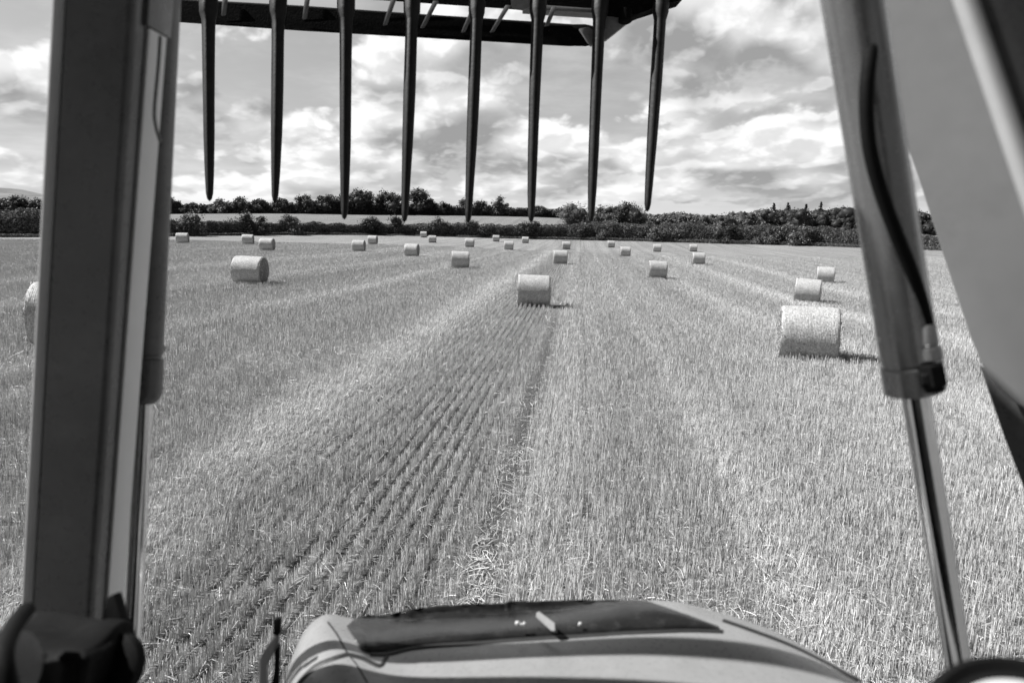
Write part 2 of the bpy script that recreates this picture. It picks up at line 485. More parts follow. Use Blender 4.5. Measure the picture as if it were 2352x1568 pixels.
straw_loose = straw_mat("loose_straw", .25, .80, .45)
st = link("stubble_stalks", me, straw_stand)
tag(st, kind='stuff')
print("stalks", n)

# loose straw lying between the rows, thick in the wheel mark and in swath lines
X, Y = sample_area(3.2, 45, 1500, 6.5, 1.9)
r = rowr(X, Y); l = Y * math.cos(AL) + X * math.sin(AL)
lines = .85 * bell(r, -.70, .24) * np.clip((13 - Y) / 5, .15, 1) + .5 * bell(r, 1.75, .22) + .5 * bell(r, -4.2, .8) + .45 * bell(r, 6.8, .7) + .45 * bell(r, -9.6, .8) + .3 * bell(r, 3.6, .25) + .4 * bell(r, 11, .8) + .4 * bell(r, -15.5, .9)
clump = fbm(r * 1.3, l * .9, 71, 3)
dens = (.34 * (1 - .6 * bell(r, -2.2, 1.1)) + .42 * lines * np.clip((clump - .45) * 5, 0, 1) + .3 * np.clip(clump - .64, 0, 1) * 4) * (1 - .8 * bell(r, -.84, .09) * (Y > 9))
m_ = (rng.random(len(r)) < dens) & (Y < hedge_Y(X) - 1.5)
X, Y, r, l, clump, lines = X[m_], Y[m_], r[m_], l[m_], clump[m_], lines[m_]
n = len(X)
Z = terrain(X, Y)
ln = (.03 + .20 * rng.random(n) ** 2.0) * (1 + .4 * (rng.random(n) < .12))
an = rng.normal(math.pi / 2 - AL, 1.0, n)
hz = rng.uniform(0.0, .02, n) + lines * rng.uniform(0, .05, n)
tilt = rng.normal(0, .20, n)
wdt = .0036 * np.maximum(1, (Y / 8.0) ** .55) * rng.uniform(.7, 1.2, n)
d = np.stack([np.cos(an) * ln, np.sin(an) * ln, tilt * ln], -1)
side = np.stack([-np.sin(an) * wdt * .5, np.cos(an) * wdt * .5, rng.normal(0, .3, n) * wdt], -1)
c0 = np.stack([X, Y, Z + .006 + hz], -1) - d * .5
c0[:, 2] = np.maximum(c0[:, 2], Z + .004)
bend = np.stack([-np.sin(an), np.cos(an), np.zeros(n)], -1) * (rng.normal(0, .05, n) * ln)[:, None]
mid = c0 + d * .5 + bend
mid[:, 2] += rng.uniform(0, .02, n)
e = c0 + d
v = np.stack([c0 - side, c0 + side, mid + side, mid - side, e + side, e - side], 1).reshape(-1, 3)
i = np.arange(n)[:, None] * 6
f = np.concatenate([i + np.array([[0, 1, 2, 3]]), i + np.array([[3, 2, 4, 5]])], 0)
tone = np.clip(rng.normal(.5, .25, n) + .2 * lines, 0, 1)
me = np_mesh("loose_straw", v, f, attrs={'tone': ('FACE', np.tile(tone, 2))})
ls = link("loose_straw", me, straw_loose)
tag(ls, kind='stuff')
print("loose", n)

# ------------------------------------------------------------------ round straw bales
m, nt, b = new_mat("net_wrapped_straw")
co = objco(nt)
cx, cy, cz = nt.sep(co)
wires = nt.m('SINE', nt.m('MULTIPLY', cx, 2 * math.pi / .031))
n1 = nt.noise(nt.v('MULTIPLY', co, (1.0, 1.0, 1.0)), 26.0, 8, .75)
n2 = nt.noise(co, 5.0, 4, .6)
n3 = nt.noise(nt.v('MULTIPLY', co, (40.0, 9.0, 9.0)), 1.0, 4, .6)
v = nt.m('MULTIPLY', nt.ramp(n1, .34, .66, .20, .80, False), nt.ramp(n2, .3, .7, .88, 1.10, False))
v = nt.m('MULTIPLY', v, nt.ramp(n3, .35, .65, .82, 1.1, False))
v = nt.m('MULTIPLY', v, nt.m('ADD', .96, nt.m('MULTIPLY', wires, .05)))
nt.put(b.inputs['Base Color'], grey(nt, v))
b.inputs['Roughness'].default_value = .6
bump(nt, b, nt.m('ADD', nt.m('MULTIPLY', wires, .10), nt.m('ADD', n1, n3)), .6, .02)
bale_net = m
m, nt, b = new_mat("bale_end_straw")
co = objco(nt)
cx, cy, cz = nt.sep(co)
rad = nt.m('SQRT', nt.m('ADD', nt.m('MULTIPLY', cy, cy), nt.m('MULTIPLY', cz, cz)))
aa = nt.m('ARCTAN2', cz, cy)
sp = nt.m('SINE', nt.m('ADD', nt.m('MULTIPLY', rad, 70.0), aa))
nn = nt.noise(co, 30.0, 9, .8)
n2 = nt.noise(nt.comb(nt.m('MULTIPLY', rad, 60.0), nt.m('MULTIPLY', aa, 5.0), cx), 1.0, 5, .7)
v = nt.ramp(nt.m('ADD', nt.m('MULTIPLY', nn, .6), nt.m('MULTIPLY', n2, .4)), .32, .68, .03, .36, False)  # straw tones lowered to paint in shade on ends turned from the sun
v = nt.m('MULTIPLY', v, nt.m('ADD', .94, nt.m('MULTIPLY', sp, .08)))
nt.put(b.inputs['Base Color'], grey(nt, v))
b.inputs['Roughness'].default_value = .8
bump(nt, b, nt.m('ADD', nn, n2), 1.0, .03)
bale_end = m

RAD = DIAM / 2; LEN = 1.22
def bale_parts(seed, detail):
    """net-wrapped barrel, two end faces, a fringe of loose straw; axis along x, standing on z=0"""
    rg = np.random.default_rng(seed)
    nseg, nax = (96, 30) if detail else (40, 8)
    prof = [(-LEN / 2 - .015, RAD - .055), (-LEN / 2 + .0, RAD - .022), (-LEN / 2 + .03, RAD - .004)]
    prof += [(x, RAD + .004 * math.sin(x * 5 + seed)) for x in np.linspace(-LEN / 2 + .08, LEN / 2 - .08, nax)]
    prof += [(LEN / 2 - .03, RAD - .004), (LEN / 2, RAD - .022), (LEN / 2 + .015, RAD - .055)]
    vs = []
    for (x, rr) in prof:
        for k in range(nseg):
            a = 2 * math.pi * k / nseg
            nz = mnoise.fractal(Vector((x * 3 + seed * 7, math.cos(a) * 2, math.sin(a) * 2)), 1, 2, 4)
            q = rr * (1 + .012 * nz)
            y, z = q * math.cos(a), q * math.sin(a)
            z = max(z, -RAD + .035 + .01 * nz)       # settled flat underneath
            vs.append((x + (.015 * nz if abs(x) > LEN / 2 - .01 else 0), y, z + RAD - .05))
    fs = []
    for i in range(len(prof) - 1):
        for k in range(nseg):
            a, b_ = i * nseg + k, i * nseg + (k + 1) % nseg
            fs.append((a, a + nseg, b_ + nseg, b_))
    net = np_mesh("bale_net_wrap", vs, fs, smooth=True)
    ends = []
    for sgn in (-1, 1):
        ring0 = 0 if sgn < 0 else (len(prof) - 1) * nseg
        nr = 9 if detail else 4
        ev = []
        for j in range(nr):
            t = 1 - j / nr
            for k in range(nseg):
                x, y, z = vs[ring0 + k]
                zc = z - (RAD - .05)
                a = math.atan2(zc, y)
                nz = mnoise.fractal(Vector((sgn * 5 + seed, y * t * 9, zc * t * 9)), 1, 2, 4)
                bulge = sgn * (.035 * (1 - t * t)) + (.022 * nz if j else 0)
                ev.append((x + bulge - (0 if j else sgn * .004), y * t, zc * t + RAD - .05))
        ev.append((sgn * (LEN / 2 + .05), 0, RAD - .05))
        ef = []
        for j in range(nr - 1):
            for k in range(nseg):
                a, b_ = j * nseg + k, j * nseg + (k + 1) % nseg
                ef.append((a, b_, b_ + nseg, a + nseg) if sgn > 0 else (a, a + nseg, b_ + nseg, b_))
        bm = bmesh.new()
        bv = [bm.verts.new(q) for q in ev]
        for q in ef: bm.faces.new([bv[z_] for z_ in q])
        c = len(ev) - 1
        for k in range(nseg):
            bm.faces.new([bv[(nr - 1) * nseg + k], bv[(nr - 1) * nseg + (k + 1) % nseg], bv[c]])
        ends.append(bm_mesh("bale_end", bm, True))
    # loose straws sticking out at the rims, on the ends and a few on the barrel
    nf = 2600 if detail else 260
    a = rg.uniform(0, 2 * math.pi, nf)
    kind = rg.random(nf)
    sgn = np.where(rg.random(nf) < .5, -1, 1)
    rr = np.where(kind < .5, RAD - .01 - rg.random(nf) * .05, RAD * np.sqrt(rg.random(nf)) * .97)
    xx = sgn * (LEN / 2 + .01 + .03 * (1 - (rr / RAD) ** 2))
    brl = kind > .90
    xx = np.where(brl, rg.uniform(-LEN / 2, LEN / 2, nf), xx); rr = np.where(brl, RAD, rr)
    p0 = np.stack([xx, rr * np.cos(a), rr * np.sin(a) + RAD - .05], -1)
    ln = rg.uniform(.02, .07, nf) * np.where(brl, .6, 1)
    ta = a + math.pi / 2 * np.where(rg.random(nf) < .5, 1, -1)
    d = np.stack([sgn * rg.uniform(.1, 1.0, nf) * np.where(brl, .2, 1), np.cos(ta) + rg.normal(0, .6, nf), np.sin(ta) + rg.normal(0, .6, nf)], -1)
    rim = (kind < .5)
    d[rim] += np.stack([np.zeros(rim.sum()), np.cos(a[rim]) * .8, np.sin(a[rim]) * .8], -1)
    d *= (ln / np.linalg.norm(d, axis=1))[:, None]
    wd = .0035 if detail else .010
    sd_ = rg.normal(0, 1, (nf, 3)); sd_ -= d * (np.sum(sd_ * d, 1) / np.sum(d * d, 1))[:, None]
    sd_ *= (wd / np.linalg.norm(sd_, axis=1))[:, None]
    fv = np.stack([p0 - sd_, p0 + sd_, p0 + d + sd_, p0 + d - sd_], 1).reshape(-1, 3)
    fv[:, 2] = np.maximum(fv[:, 2], .0)
    fr = np_mesh("bale_straw_fringe", fv, np.arange(nf * 4).reshape(-1, 4), attrs={'tone': ('FACE', rg.random(nf) * .8)})
    return net, ends, fr

protos = {}
def proto(kind, seed):
    if (kind, seed) not in protos:
        net, ends, fr = bale_parts(seed, kind == 'near')
        net.materials.append(bale_net); fr.materials.append(straw_loose)
        for e_ in ends: e_.materials.append(bale_end)
        protos[(kind, seed)] = (net, ends, fr)
    return protos[(kind, seed)]

BLABEL = [
    ("straw bale half hidden behind the left loader arm, only its curved edge showing", 20),
    ("small distant bale just right of the left hydraulic cylinder, near the hedge foot", 15),
    ("distant bale left of its neighbour, between the first and second tine tips", 9),
    ("distant bale with dark right end, nearer right one of the pair below second tine", 0),
    ("large bale alone in the left field, its dark right end turned to the viewer", 0),
    ("mid distance bale below the third tine, nearer and left of its smaller neighbour", 0),
    ("small bale just behind and right of the mid distance bale below the third tine", -4),
    ("mid distance bale just below the fourth tine tip, with narrow dark right end", -2),
    ("tiny far bale against the hedge foot, first one right of the fourth tine", 4),
    ("small far bale just in front of the tiny hedge-side bale right of fourth tine", 4),
    ("medium bale below and left of the fifth tine tip, nearest bale left of centre", 2),
    ("small far bale directly below the fifth tine tip", 2),
    ("tiny far bale touching the dark hedge between the fifth and sixth tines", 2),
    ("small bale in front of the tiny hedge-side bale between fifth and sixth tines", 0),
    ("tiny far bale straight below the sixth tine tip near the hedge", 0),
    ("large pale bale mid-field where the distinct stubble rows end", 1),
    ("small far bale behind the medium one beside the wheel track in the centre", 0),
    ("medium bale beside the wheel track, behind the large central bale and slightly right", -2),
    ("tiny far bale near the hedge, first one right of the vanishing wheel track", 0),
    ("small bale right of the wheel track, in front of a tinier one near the hedge", -2),
    ("medium bale alone right of centre with loose straws sticking out on its left edge", -4),
    ("tiny far bale right of the eighth tine, behind the medium bale right of centre", -4),
    ("tiny bale, farther one of the overlapping pair before the right hedge", -6),
    ("small bale, nearer one of the overlapping pair before the right hedge", -6),
    ("bale beside the right hydraulic cylinder, farthest of the three lined up there", -24),
    ("medium bale between the big near one and the far one beside the right cylinder", -22),
    ("big near bale with net wrap lines and frayed left end, by the right cylinder", -20),
]
for i, (bb, (lab, rz)) in enumerate(zip(BALES, BLABEL)):
    d = bale_depth(bb)
    p = P((bb[0] + bb[1]) / 2, bb[3] - 6, d)
    if i == 0: p.x -= .33
    near = (bb[3] - bb[2]) > 38
    net, ends, fr = proto('near' if near else 'far', 1 + (i % 3 if near else i % 4))
    bx, by = p.x, p.y + .35
    z = tz(bx, by)
    slope = math.atan((tz(bx + .8, by) - tz(bx - .8, by)) / 1.6)
    root = empty("straw_bale", (bx, by, z), 0)
    root.rotation_euler = (0, -slope, R(rz + (i * 37 % 7 - 3)))
    tag(root, lab, "straw bale", "round straw bales lying on the stubble field")
    link("net_wrap", net, None, root)
    for e_ in ends: link("end_face", e_, None, root)
    if near: tag(link("straw_fringe", fr, None, root), kind='stuff')

# ------------------------------------------------------------------ hill, hedges, shrubs, trees
def leaf_mat(name, lo, hi, transl=.25):
    lo *= 1.5; hi *= 1.25
    m, nt, b = new_mat(name)
    a = nt.new('ShaderNodeAttribute'); a.attribute_name = 'tone'; a.attribute_type = 'GEOMETRY'
    v = nt.mix(a.outputs['Fac'], lo, hi)
    n_ = nt.noise(geopos(nt), 1.2, 4, .6)
    v = nt.m('MULTIPLY', v, nt.ramp(n_, .3, .7, .75, 1.25, False))
    nt.put(b.inputs['Base Color'], grey(nt, v))
    b.inputs['Roughness'].default_value = .55
    b.inputs['Specular IOR Level'].default_value = .35
    tr = nt.new('ShaderNodeBsdfTranslucent'); nt.put(tr.inputs[0], grey(nt, v))
    mx = nt.new('ShaderNodeMixShader'); mx.inputs[0].default_value = transl
    nt.l.new(b.outputs[0], mx.inputs[1]); nt.l.new(tr.outputs[0], mx.inputs[2])
    out = [q for q in nt.n if q.type == 'OUTPUT_MATERIAL'][0]
    nt.l.new(mx.outputs[0], out.inputs[0])
    return m
leaf_dark = leaf_mat("dark_leaves", .022, .105)
leaf_mid = leaf_mat("hedge_leaves", .034, .27)
leaf_pale = leaf_mat("pale_willow_leaves", .08, .20, .35)
grass_rank = leaf_mat("rank_grass", .05, .22, .35)
bark = paint("bark", .06, .9, .3, bumpy=.5)

def leaves(centres, size, seed, up=.25, stretch=1.0):
    """one small folded leaf spray per centre"""
    g = np.random.default_rng(seed)
    n = len(centres)
    nrm = g.normal(0, 1, (n, 3)); nrm[:, 2] = np.abs(nrm[:, 2]) + up
    nrm /= np.linalg.norm(nrm, axis=1)[:, None]
    t = g.normal(0, 1, (n, 3)); t -= nrm * np.sum(t * nrm, 1)[:, None]; t /= np.linalg.norm(t, axis=1)[:, None]
    bt = np.cross(nrm, t)
    s = size * g.uniform(.5, 1.3, n)[:, None]
    a = centres + t * s * stretch; c = centres - t * s * stretch
    b_ = centres + bt * s * .55 + nrm * s * .12; d = centres - bt * s * .55 + nrm * s * .12
    v = np.stack([a, b_, c, d], 1).reshape(-1, 3)
    return v

def crown_points(w, h, n, seed, lobes=14, depth=None, base=0.0, top_round=1.0, holes=.15):
    """leaf positions on many overlapping lumps that together make one crown of width w, height h"""
    g = np.random.default_rng(seed)
    depth = depth or w
    out = []
    cs = []
    for k in range(lobes):
        a = g.uniform(0, 2 * math.pi); q = math.sqrt(g.random()) * .62
        zz = g.uniform(.12, .95)
        sh = math.sin(math.pi * (0.12 + .88 * zz) ** .8) ** .6 if top_round else 1 - .6 * zz
        cs.append((math.cos(a) * q * w / 2 * sh * 1.25, math.sin(a) * q * depth / 2 * sh * 1.25, zz * h * .84, g.uniform(.10, .28) * min(w, h * 1.3)))
    cs.append((0, 0, h * .5, .30 * min(w, h)))
    per = max(int(n / len(cs)), 5)
    for (x, y, z, rr) in cs:
        d = g.normal(0, 1, (per, 3)); d /= np.linalg.norm(d, axis=1)[:, None]
        rad = rr * (1 - .45 * g.random(per) ** 2.2) * (1 + .22 * np.sin(d[:, 0] * 7 + x) * np.cos(d[:, 2] * 6 + z) )
        p = d * rad[:, None]; p[:, 2] *= .85
        out.append(p + np.array([x, y, z + base]))
    p = np.concatenate(out)
    p = p[(p[:, 2] > base * .6)]
    p[:, 0] += g.normal(0, .02 * w, len(p)); p[:, 2] += g.normal(0, .018 * h, len(p))
    return p, cs
ICO = None
def ico():
    global ICO
    if ICO is None:
        bm = bmesh.new(); bmesh.ops.create_icosphere(bm, subdivisions=2, radius=1)
        ICO = (np.array([v.co[:] for v in bm.verts]), np.array([[v.index for v in f.verts] for f in bm.faces])); bm.free()
    return ICO
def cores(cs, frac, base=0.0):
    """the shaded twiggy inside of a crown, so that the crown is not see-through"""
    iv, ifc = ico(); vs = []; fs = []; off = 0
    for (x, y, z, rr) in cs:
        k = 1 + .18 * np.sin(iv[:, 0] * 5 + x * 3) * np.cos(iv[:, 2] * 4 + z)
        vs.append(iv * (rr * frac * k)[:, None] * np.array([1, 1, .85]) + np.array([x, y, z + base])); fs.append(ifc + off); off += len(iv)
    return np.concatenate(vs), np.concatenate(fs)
def join_q(v, f4, v3, f3, name, tone):
    """quads of leaves + triangles of the core in one mesh"""
    me = bpy.data.meshes.new(name)
    n = len(v) + len(v3); m4, m3 = len(f4), len(f3)
    me.vertices.add(n); me.vertices.foreach_set('co', np.concatenate([v, v3]).astype(np.float32).ravel())
    idx = np.concatenate([f4.ravel(), (f3 + len(v)).ravel()]).astype(np.int32)
    me.loops.add(len(idx)); me.loops.foreach_set('vertex_index', idx)
    me.polygons.add(m4 + m3)
    me.polygons.foreach_set('loop_start', np.concatenate([np.arange(m4) * 4, m4 * 4 + np.arange(m3) * 3]).astype(np.int32))
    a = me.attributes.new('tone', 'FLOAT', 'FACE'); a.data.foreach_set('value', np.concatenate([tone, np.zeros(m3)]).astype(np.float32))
    me.update(calc_edges=True)
    return me
def trunk_mesh(h, r0, seed, limbs):
    bm = bmesh.new(); g = random.Random(seed)
    def tube(a, b_, ra, rb, seg=7):
        a, b_ = Vector(a), Vector(b_)
        ax = (b_ - a).normalized(); t = ax.orthogonal().normalized(); u = ax.cross(t)
        r1 = [bm.verts.new(a + (t * math.cos(2 * math.pi * k / seg) + u * math.sin(2 * math.pi * k / seg)) * ra) for k in range(seg)]
        r2 = [bm.verts.new(b_ + (t * math.cos(2 * math.pi * k / seg) + u * math.sin(2 * math.pi * k / seg)) * rb) for k in range(seg)]
        for k in range(seg): bm.faces.new((r1[k], r1[(k + 1) % seg], r2[(k + 1) % seg], r2[k]))
    p = Vector((0, 0, -.4)); r = r0
    for k in range(4):
        q = Vector((g.uniform(-.1, .1) * h * .3, g.uniform(-.1, .1) * h * .3, h * (k + 1) * .17))
        tube(p, q, r, r * .8); p = q; r *= .8
    for (x, y, z, rr) in limbs[:8]:
        s = Vector((0, 0, h * g.uniform(.2, .5)))
        tube(s, (x * .85, y * .85, z * .95), r0 * .45, r0 * .12, 5)
    return bm_mesh("trunk", bm, True)

def place(px, py, Y):
    p = PY(px, py, Y); return p.x, Y, tz(p.x, Y)
def px_w(wpx, Y): return wpx / F * Y * 1.0

def tree(name, label, cat, px, Y, wpx, ytop, seed, mat=leaf_dark, n=2600, group=None, lobes=14, trunk=.18, base_y=None, leaf=.30, depth=None, core=.60, low=.10):
    """crown spans wpx pixels, its top at y=ytop; stands on the ground at distance Y"""
    x, y, z = place(px, 500, Y)
    topz = PY(px, ytop, Y).z
    H = max(topz - z, 1.5)
    W = px_w(wpx, Y) * 1.18
    root = empty(name, (x, y, z)); tag(root, label, cat, group)
    cb = H * low
    pts_, cs = crown_points(W, H - cb, n, seed, lobes, depth, cb)
    v = leaves(pts_, leaf, seed)
    g = np.random.default_rng(seed + 1)
    f = np.arange(len(v)).reshape(-1, 4)
    v3, f3 = cores(cs, core, cb)
    link("crown", join_q(v, f, v3, f3, "crown", g.random(len(f)) ** 1.5), mat, root)
    if trunk:
        link("trunk", trunk_mesh(H * .9, trunk, seed, cs), bark, root)
    return root

# far hill on the left, miles away
hv, hf = [], []
Yh = 5200.0
prof = [(-700, 470), (-420, 462), (-260, 452), (-120, 438), (-40, 430), (0, 428), (20, 428), (45, 432), (70, 440), (105, 444), (150, 447), (260, 455), (420, 468), (700, 480), (1000, 495)]
nn_ = 160
pxs = np.linspace(-700, 1000, nn_)
tops = np.interp(pxs, [q[0] for q in prof], [q[1] for q in prof])
rows_ = 14
for j in range(rows_):
    t = j / (rows_ - 1)
    for i, (a_, b_) in enumerate(zip(pxs, tops)):
        ridge = PY(a_, b_, Yh)
        h_ = max(ridge.z, 5)
        s_ = math.sin(math.pi * t)
        zz = h_ * s_ ** 1.3 + (8 * mnoise.fractal(Vector((i * .15, j * .4, 0)), 1, 2, 4) if 0 < j < rows_ - 1 else 0)
        hv.append((ridge.x, Yh + (t - .5) * 3200, zz - 12))
for j in range(rows_ - 1):
    for i in range(nn_ - 1):
        a_ = j * nn_ + i
        hf.append((a_, a_ + 1, a_ + nn_ + 1, a_ + nn_))
hill_m, nt, b = new_mat("heath_and_pasture")
pn = nt.noise(geopos(nt), .004, 6, .6)
nt.put(b.inputs['Base Color'], grey(nt, nt.ramp(pn, .35, .65, .10, .22, False)))
b.inputs['Roughness'].default_value = .95
hill = link("hill", np_mesh("hill", hv, hf, smooth=True), hill_m)
tag(hill, kind='structure')

# hedgerow masses along the far side of the field
def hedge_mass(name, label, pxa, pxb, tops, seed, n, mat=leaf_mid, leaf=.16, depth=2.6, cat="hedge", Yoff=0, basef=None, grassy=0, kind=None):
    g = np.random.default_rng(seed)
    pxq = g.uniform(pxa, pxb, n)
    hpx = np.array([q[0] for q in HEDGE]); hY = np.array([q[2] for q in HEDGE])
    Yq = (basef(pxq) if basef else np.interp(pxq, hpx, hY)) + Yoff
    tp = np.interp(pxq, [q[0] for q in tops], [q[1] for q in tops])
    X_ = (pxq - 1176) / F * Yq * 1.0
    # world height of the outline above the ground
    Zt = EYE.z + Yq * np.tan(-PITCH + np.arctan((784 - tp) / F))
    Zg = terrain(X_, Yq)
    Hh = (Zt - Zg)
    Hh = Hh * (.80 + .34 * fbm(X_ * .55, X_ * 0 + seed, seed, 4))
    u = g.random(n) ** .55
    ph = g.uniform(0, 1, n)
    bulge = np.sqrt(np.clip(1 - (np.abs(u) ** 3), .08, 1))
    side = g.random(n) < .70
    yoff = np.where(side, -depth / 2 * bulge * (.75 + .5 * fbm(X_ * .8, u * 3, seed + 3, 3)), g.uniform(-.5, .5, n) * depth * bulge)
    P_ = np.stack([X_, Yq + depth / 2 + yoff, Zg + u * Hh], -1)
    v = leaves(P_, leaf, seed + 5, stretch=1.2)
    f = np.arange(len(v)).reshape(-1, 4)
    tone = np.clip(g.random(n) ** 1.3 * (.7 + .5 * fbm(X_ * .25, X_ * 0, seed + 9, 3)), 0, 1)
    if grassy:
        tall = g.random(n) < grassy
    if kind is None:
        q = np.linspace(pxa, pxb, 260)
        Yc = (basef(q) if basef else np.interp(q, hpx, hY)) + Yoff
        Xc = (q - 1176) / F * Yc
        tc_ = np.interp(q, [a[0] for a in tops], [a[1] for a in tops])
        Zc = EYE.z + Yc * np.tan(-PITCH + np.arctan((784 - tc_) / F)); Gc = terrain(Xc, Yc)
        Hc = (Zc - Gc) * (.80 + .34 * fbm(Xc * .55, Xc * 0 + seed, seed, 4)) * .84
        prof_ = [(.22, 0), (.12, .5), (.22, .85), (.5, 1.0), (.8, .8), (.9, 0)]
        cv = np.stack([np.stack([Xc, Yc + depth * a, Gc + Hc * b_ - (.3 if b_ == 0 else 0)], -1) for a, b_ in prof_], 1).reshape(-1, 3)
        L = len(prof_); fi = []
        for i in range(len(q) - 1):
            for j in range(L - 1): fi.append((i * L + j, (i + 1) * L + j, (i + 1) * L + j + 1, i * L + j + 1))
        f = np.concatenate([f, np.array(fi) + len(v)]); v = np.concatenate([v, cv]); tone = np.concatenate([tone, np.zeros(len(fi))])
    me = np_mesh(name, v, f, attrs={'tone': ('FACE', tone)})
    cx = float(X_.mean())
    o = link(name, me, mat)
    tag(o, label, cat, kind=kind)
    return o
hedge_mass("hedge", "tall dark hedge at the left edge of the photo, left of the loader arm", -160, 330, [(-160, 483), (0, 484), (60, 480), (105, 485), (200, 498), (330, 508)], 101, 15000, cat="hedge", depth=3.5)
hedge_mass("hedge", "long low hedge behind the left bales, below the pale far field", 330, 1345, [(330, 505), (480, 509), (520, 508), (640, 510), (740, 511), (800, 513), (870, 513), (960, 513), (1050, 512), (1160, 515), (1260, 517), (1345, 513)], 102, 30000)
hedge_mass("hedge", "taller bushy hedge on the right side of the field, in front of the wood", 1345, 2500, [(1345, 513), (1400, 508), (1450, 512), (1520, 511), (1600, 511), (1640, 518), (1700, 518), (1760, 516), (1850, 516), (1900, 519), (1950, 527), (2050, 535), (2150, 541), (2500, 556)], 103, 34000)
hedge_mass("hedge_foot_grass", None, -160, 2500, [(-160, 538), (330, 536), (700, 533), (1176, 543), (1345, 545), (1700, 551), (2150, 567), (2500, 580)], 104, 26000, mat=grass_rank, leaf=.10, depth=1.2, cat=None, Yoff=-1.3, kind='stuff')

# single shrubs that stand up out of the hedge
SH = [  # px, width, top, label
    (425, 92, 487, "loose shrub with a ragged top in the hedge, nearest to the left cylinder", leaf_mid),
    (572, 92, 488, "broad dark shrub in the hedge under the gap between first and second tines", leaf_dark),
    (662, 58, 497, "small rounded shrub in the hedge right of the second tine tip", leaf_mid),
    (846, 74, 501, "dense rounded shrub in the hedge right of the third tine tip", leaf_dark),
    (914, 78, 499, "dense dark shrub in the hedge left of the fourth tine tip", leaf_dark),
    (993, 84, 499, "feathery shrub in the hedge behind the two tiny far bales", leaf_mid),
    (1084, 58, 510, "low spiky shrub in the hedge straight below the fifth tine", leaf_mid),
    (1221, 84, 510, "wide dark dome of a shrub in the hedge right under the sixth tine", leaf_dark),
    (1351, 66, 518, "dark low shrub in the hedge right under the seventh tine", leaf_dark),
    (1405, 78, 511, "pale leafed shrub in the hedge left of the eighth tine", leaf_mid),
    (1560, 130, 515, "wide dense shrub in the hedge right of the eighth tine", leaf_mid),
    (1683, 78, 518, "dark rounded shrub rising from the right hedge behind the two overlapping bales", leaf_dark),
    (1790, 100, 519, "bushy shrub in the right hedge under the conifers", leaf_mid),
    (1872, 90, 519, "leafy shrub in the right hedge left of the right cylinder", leaf_mid),
]
hpx = [q[0] for q in HEDGE]; hY = [q[2] for q in HEDGE]
for k, (px, wpx, top, lab, mt) in enumerate(SH):
    Yk = float(np.interp(px, hpx, hY)) + .6
    tree("shrub", lab, "shrub", px, Yk, wpx * 1.2, top - 4, 300 + k, mt, n=2600, group="shrubs standing out of the hedgerow", lobes=11, trunk=.05, leaf=.17, depth=3.2, low=.0)

# trees and bushes behind the far field
def far_Y(px): return float(np.interp(px, [-200, 50, 400, 700, 850, 980, 1200, 1290], [236, 236, 236, 236, 251, 261, 268, 271]))
TR = [  # px, width, top, label, leaf
    (8, 60, 455, "dark hedgerow tree at the left photo edge below the far hill", leaf_dark),
    (48, 62, 450, "rounded hedgerow tree below the peak of the far hill", leaf_dark),
    (92, 46, 455, "small hedgerow tree touching the left loader arm under the hill", leaf_dark),
    (400, 50, 455, "hedgerow tree beside the left cylinder, first in the far row", leaf_dark),
    (445, 60, 461, "low bushy tree in the far row left of the first tine tip", leaf_dark),
    (510, 58, 460, "low bushy tree in the far row just right of the first tine tip", leaf_mid),
    (552, 40, 455, "taller pointed bush in the far row midway between first and second tines", leaf_dark),
    (595, 56, 458, "wide low bush in the far row left of the second tine", leaf_dark),
    (650, 56, 459, "low dark bush in the far row right of the second tine", leaf_dark),
    (706, 40, 441, "upright dark tree where the far tree row begins to rise", leaf_dark),
    (752, 54, 447, "open topped tree between the upright tree and the third tine", leaf_dark),
    (785, 34, 449, "narrow dark tree directly behind the third tine", leaf_dark),
    (822, 56, 431, "tall ragged tree just right of the third tine", leaf_dark),
    (848, 34, 441, "smaller round crown leaning on the tall ragged tree", leaf_dark),
    (905, 76, 433, "large broad tree immediately left of the fourth tine", leaf_dark),
    (962, 58, 431, "large broad tree immediately right of the fourth tine", leaf_dark),
    (988, 30, 448, "short side crown at the right of the large tree after the fourth tine", leaf_dark),
    (1020, 50, 466, "bushy low tree where the far row drops right of the large trees", leaf_dark),
    (1068, 36, 458, "small open tree left of the fifth tine on the skyline", leaf_mid),
    (1108, 34, 457, "small crown on the skyline right of the fifth tine", leaf_dark),
    (1148, 46, 451, "neat dome shaped tree standing alone on the skyline between fifth and sixth tines", leaf_mid),
    (1238, 60, 475, "low bush in the far row right of the sixth tine", leaf_dark),
    (1286, 44, 477, "last low bush at the right end of the far row", leaf_dark),
]
for k, (px, wpx, top, lab, mt) in enumerate(TR):
    big = wpx > 50
    tree("hedgerow_tree", lab, "tree", px, far_Y(px) + 3, wpx * 1.15, top - 2, 400 + k, mt, n=2600 if big else 1500, group="trees in the far hedgerow", lobes=16 if big else 10, trunk=.2, leaf=.34, low=.12 if top < 450 else .04)
hedge_mass("hedge", "continuous dark far hedge joining the trees beyond the pale field", -160, 1330, [(-160, 470), (60, 470), (400, 470), (640, 470), (700, 462), (780, 462), (860, 462), (1000, 470), (1060, 473), (1160, 474), (1250, 478), (1330, 482)], 120, 26000, mat=leaf_dark, leaf=.30, depth=4, basef=lambda q: np.interp(q, [-200, 50, 400, 700, 850, 980, 1200, 1290, 1400], [236, 236, 236, 236, 251, 261, 268, 271, 275]) + 2)

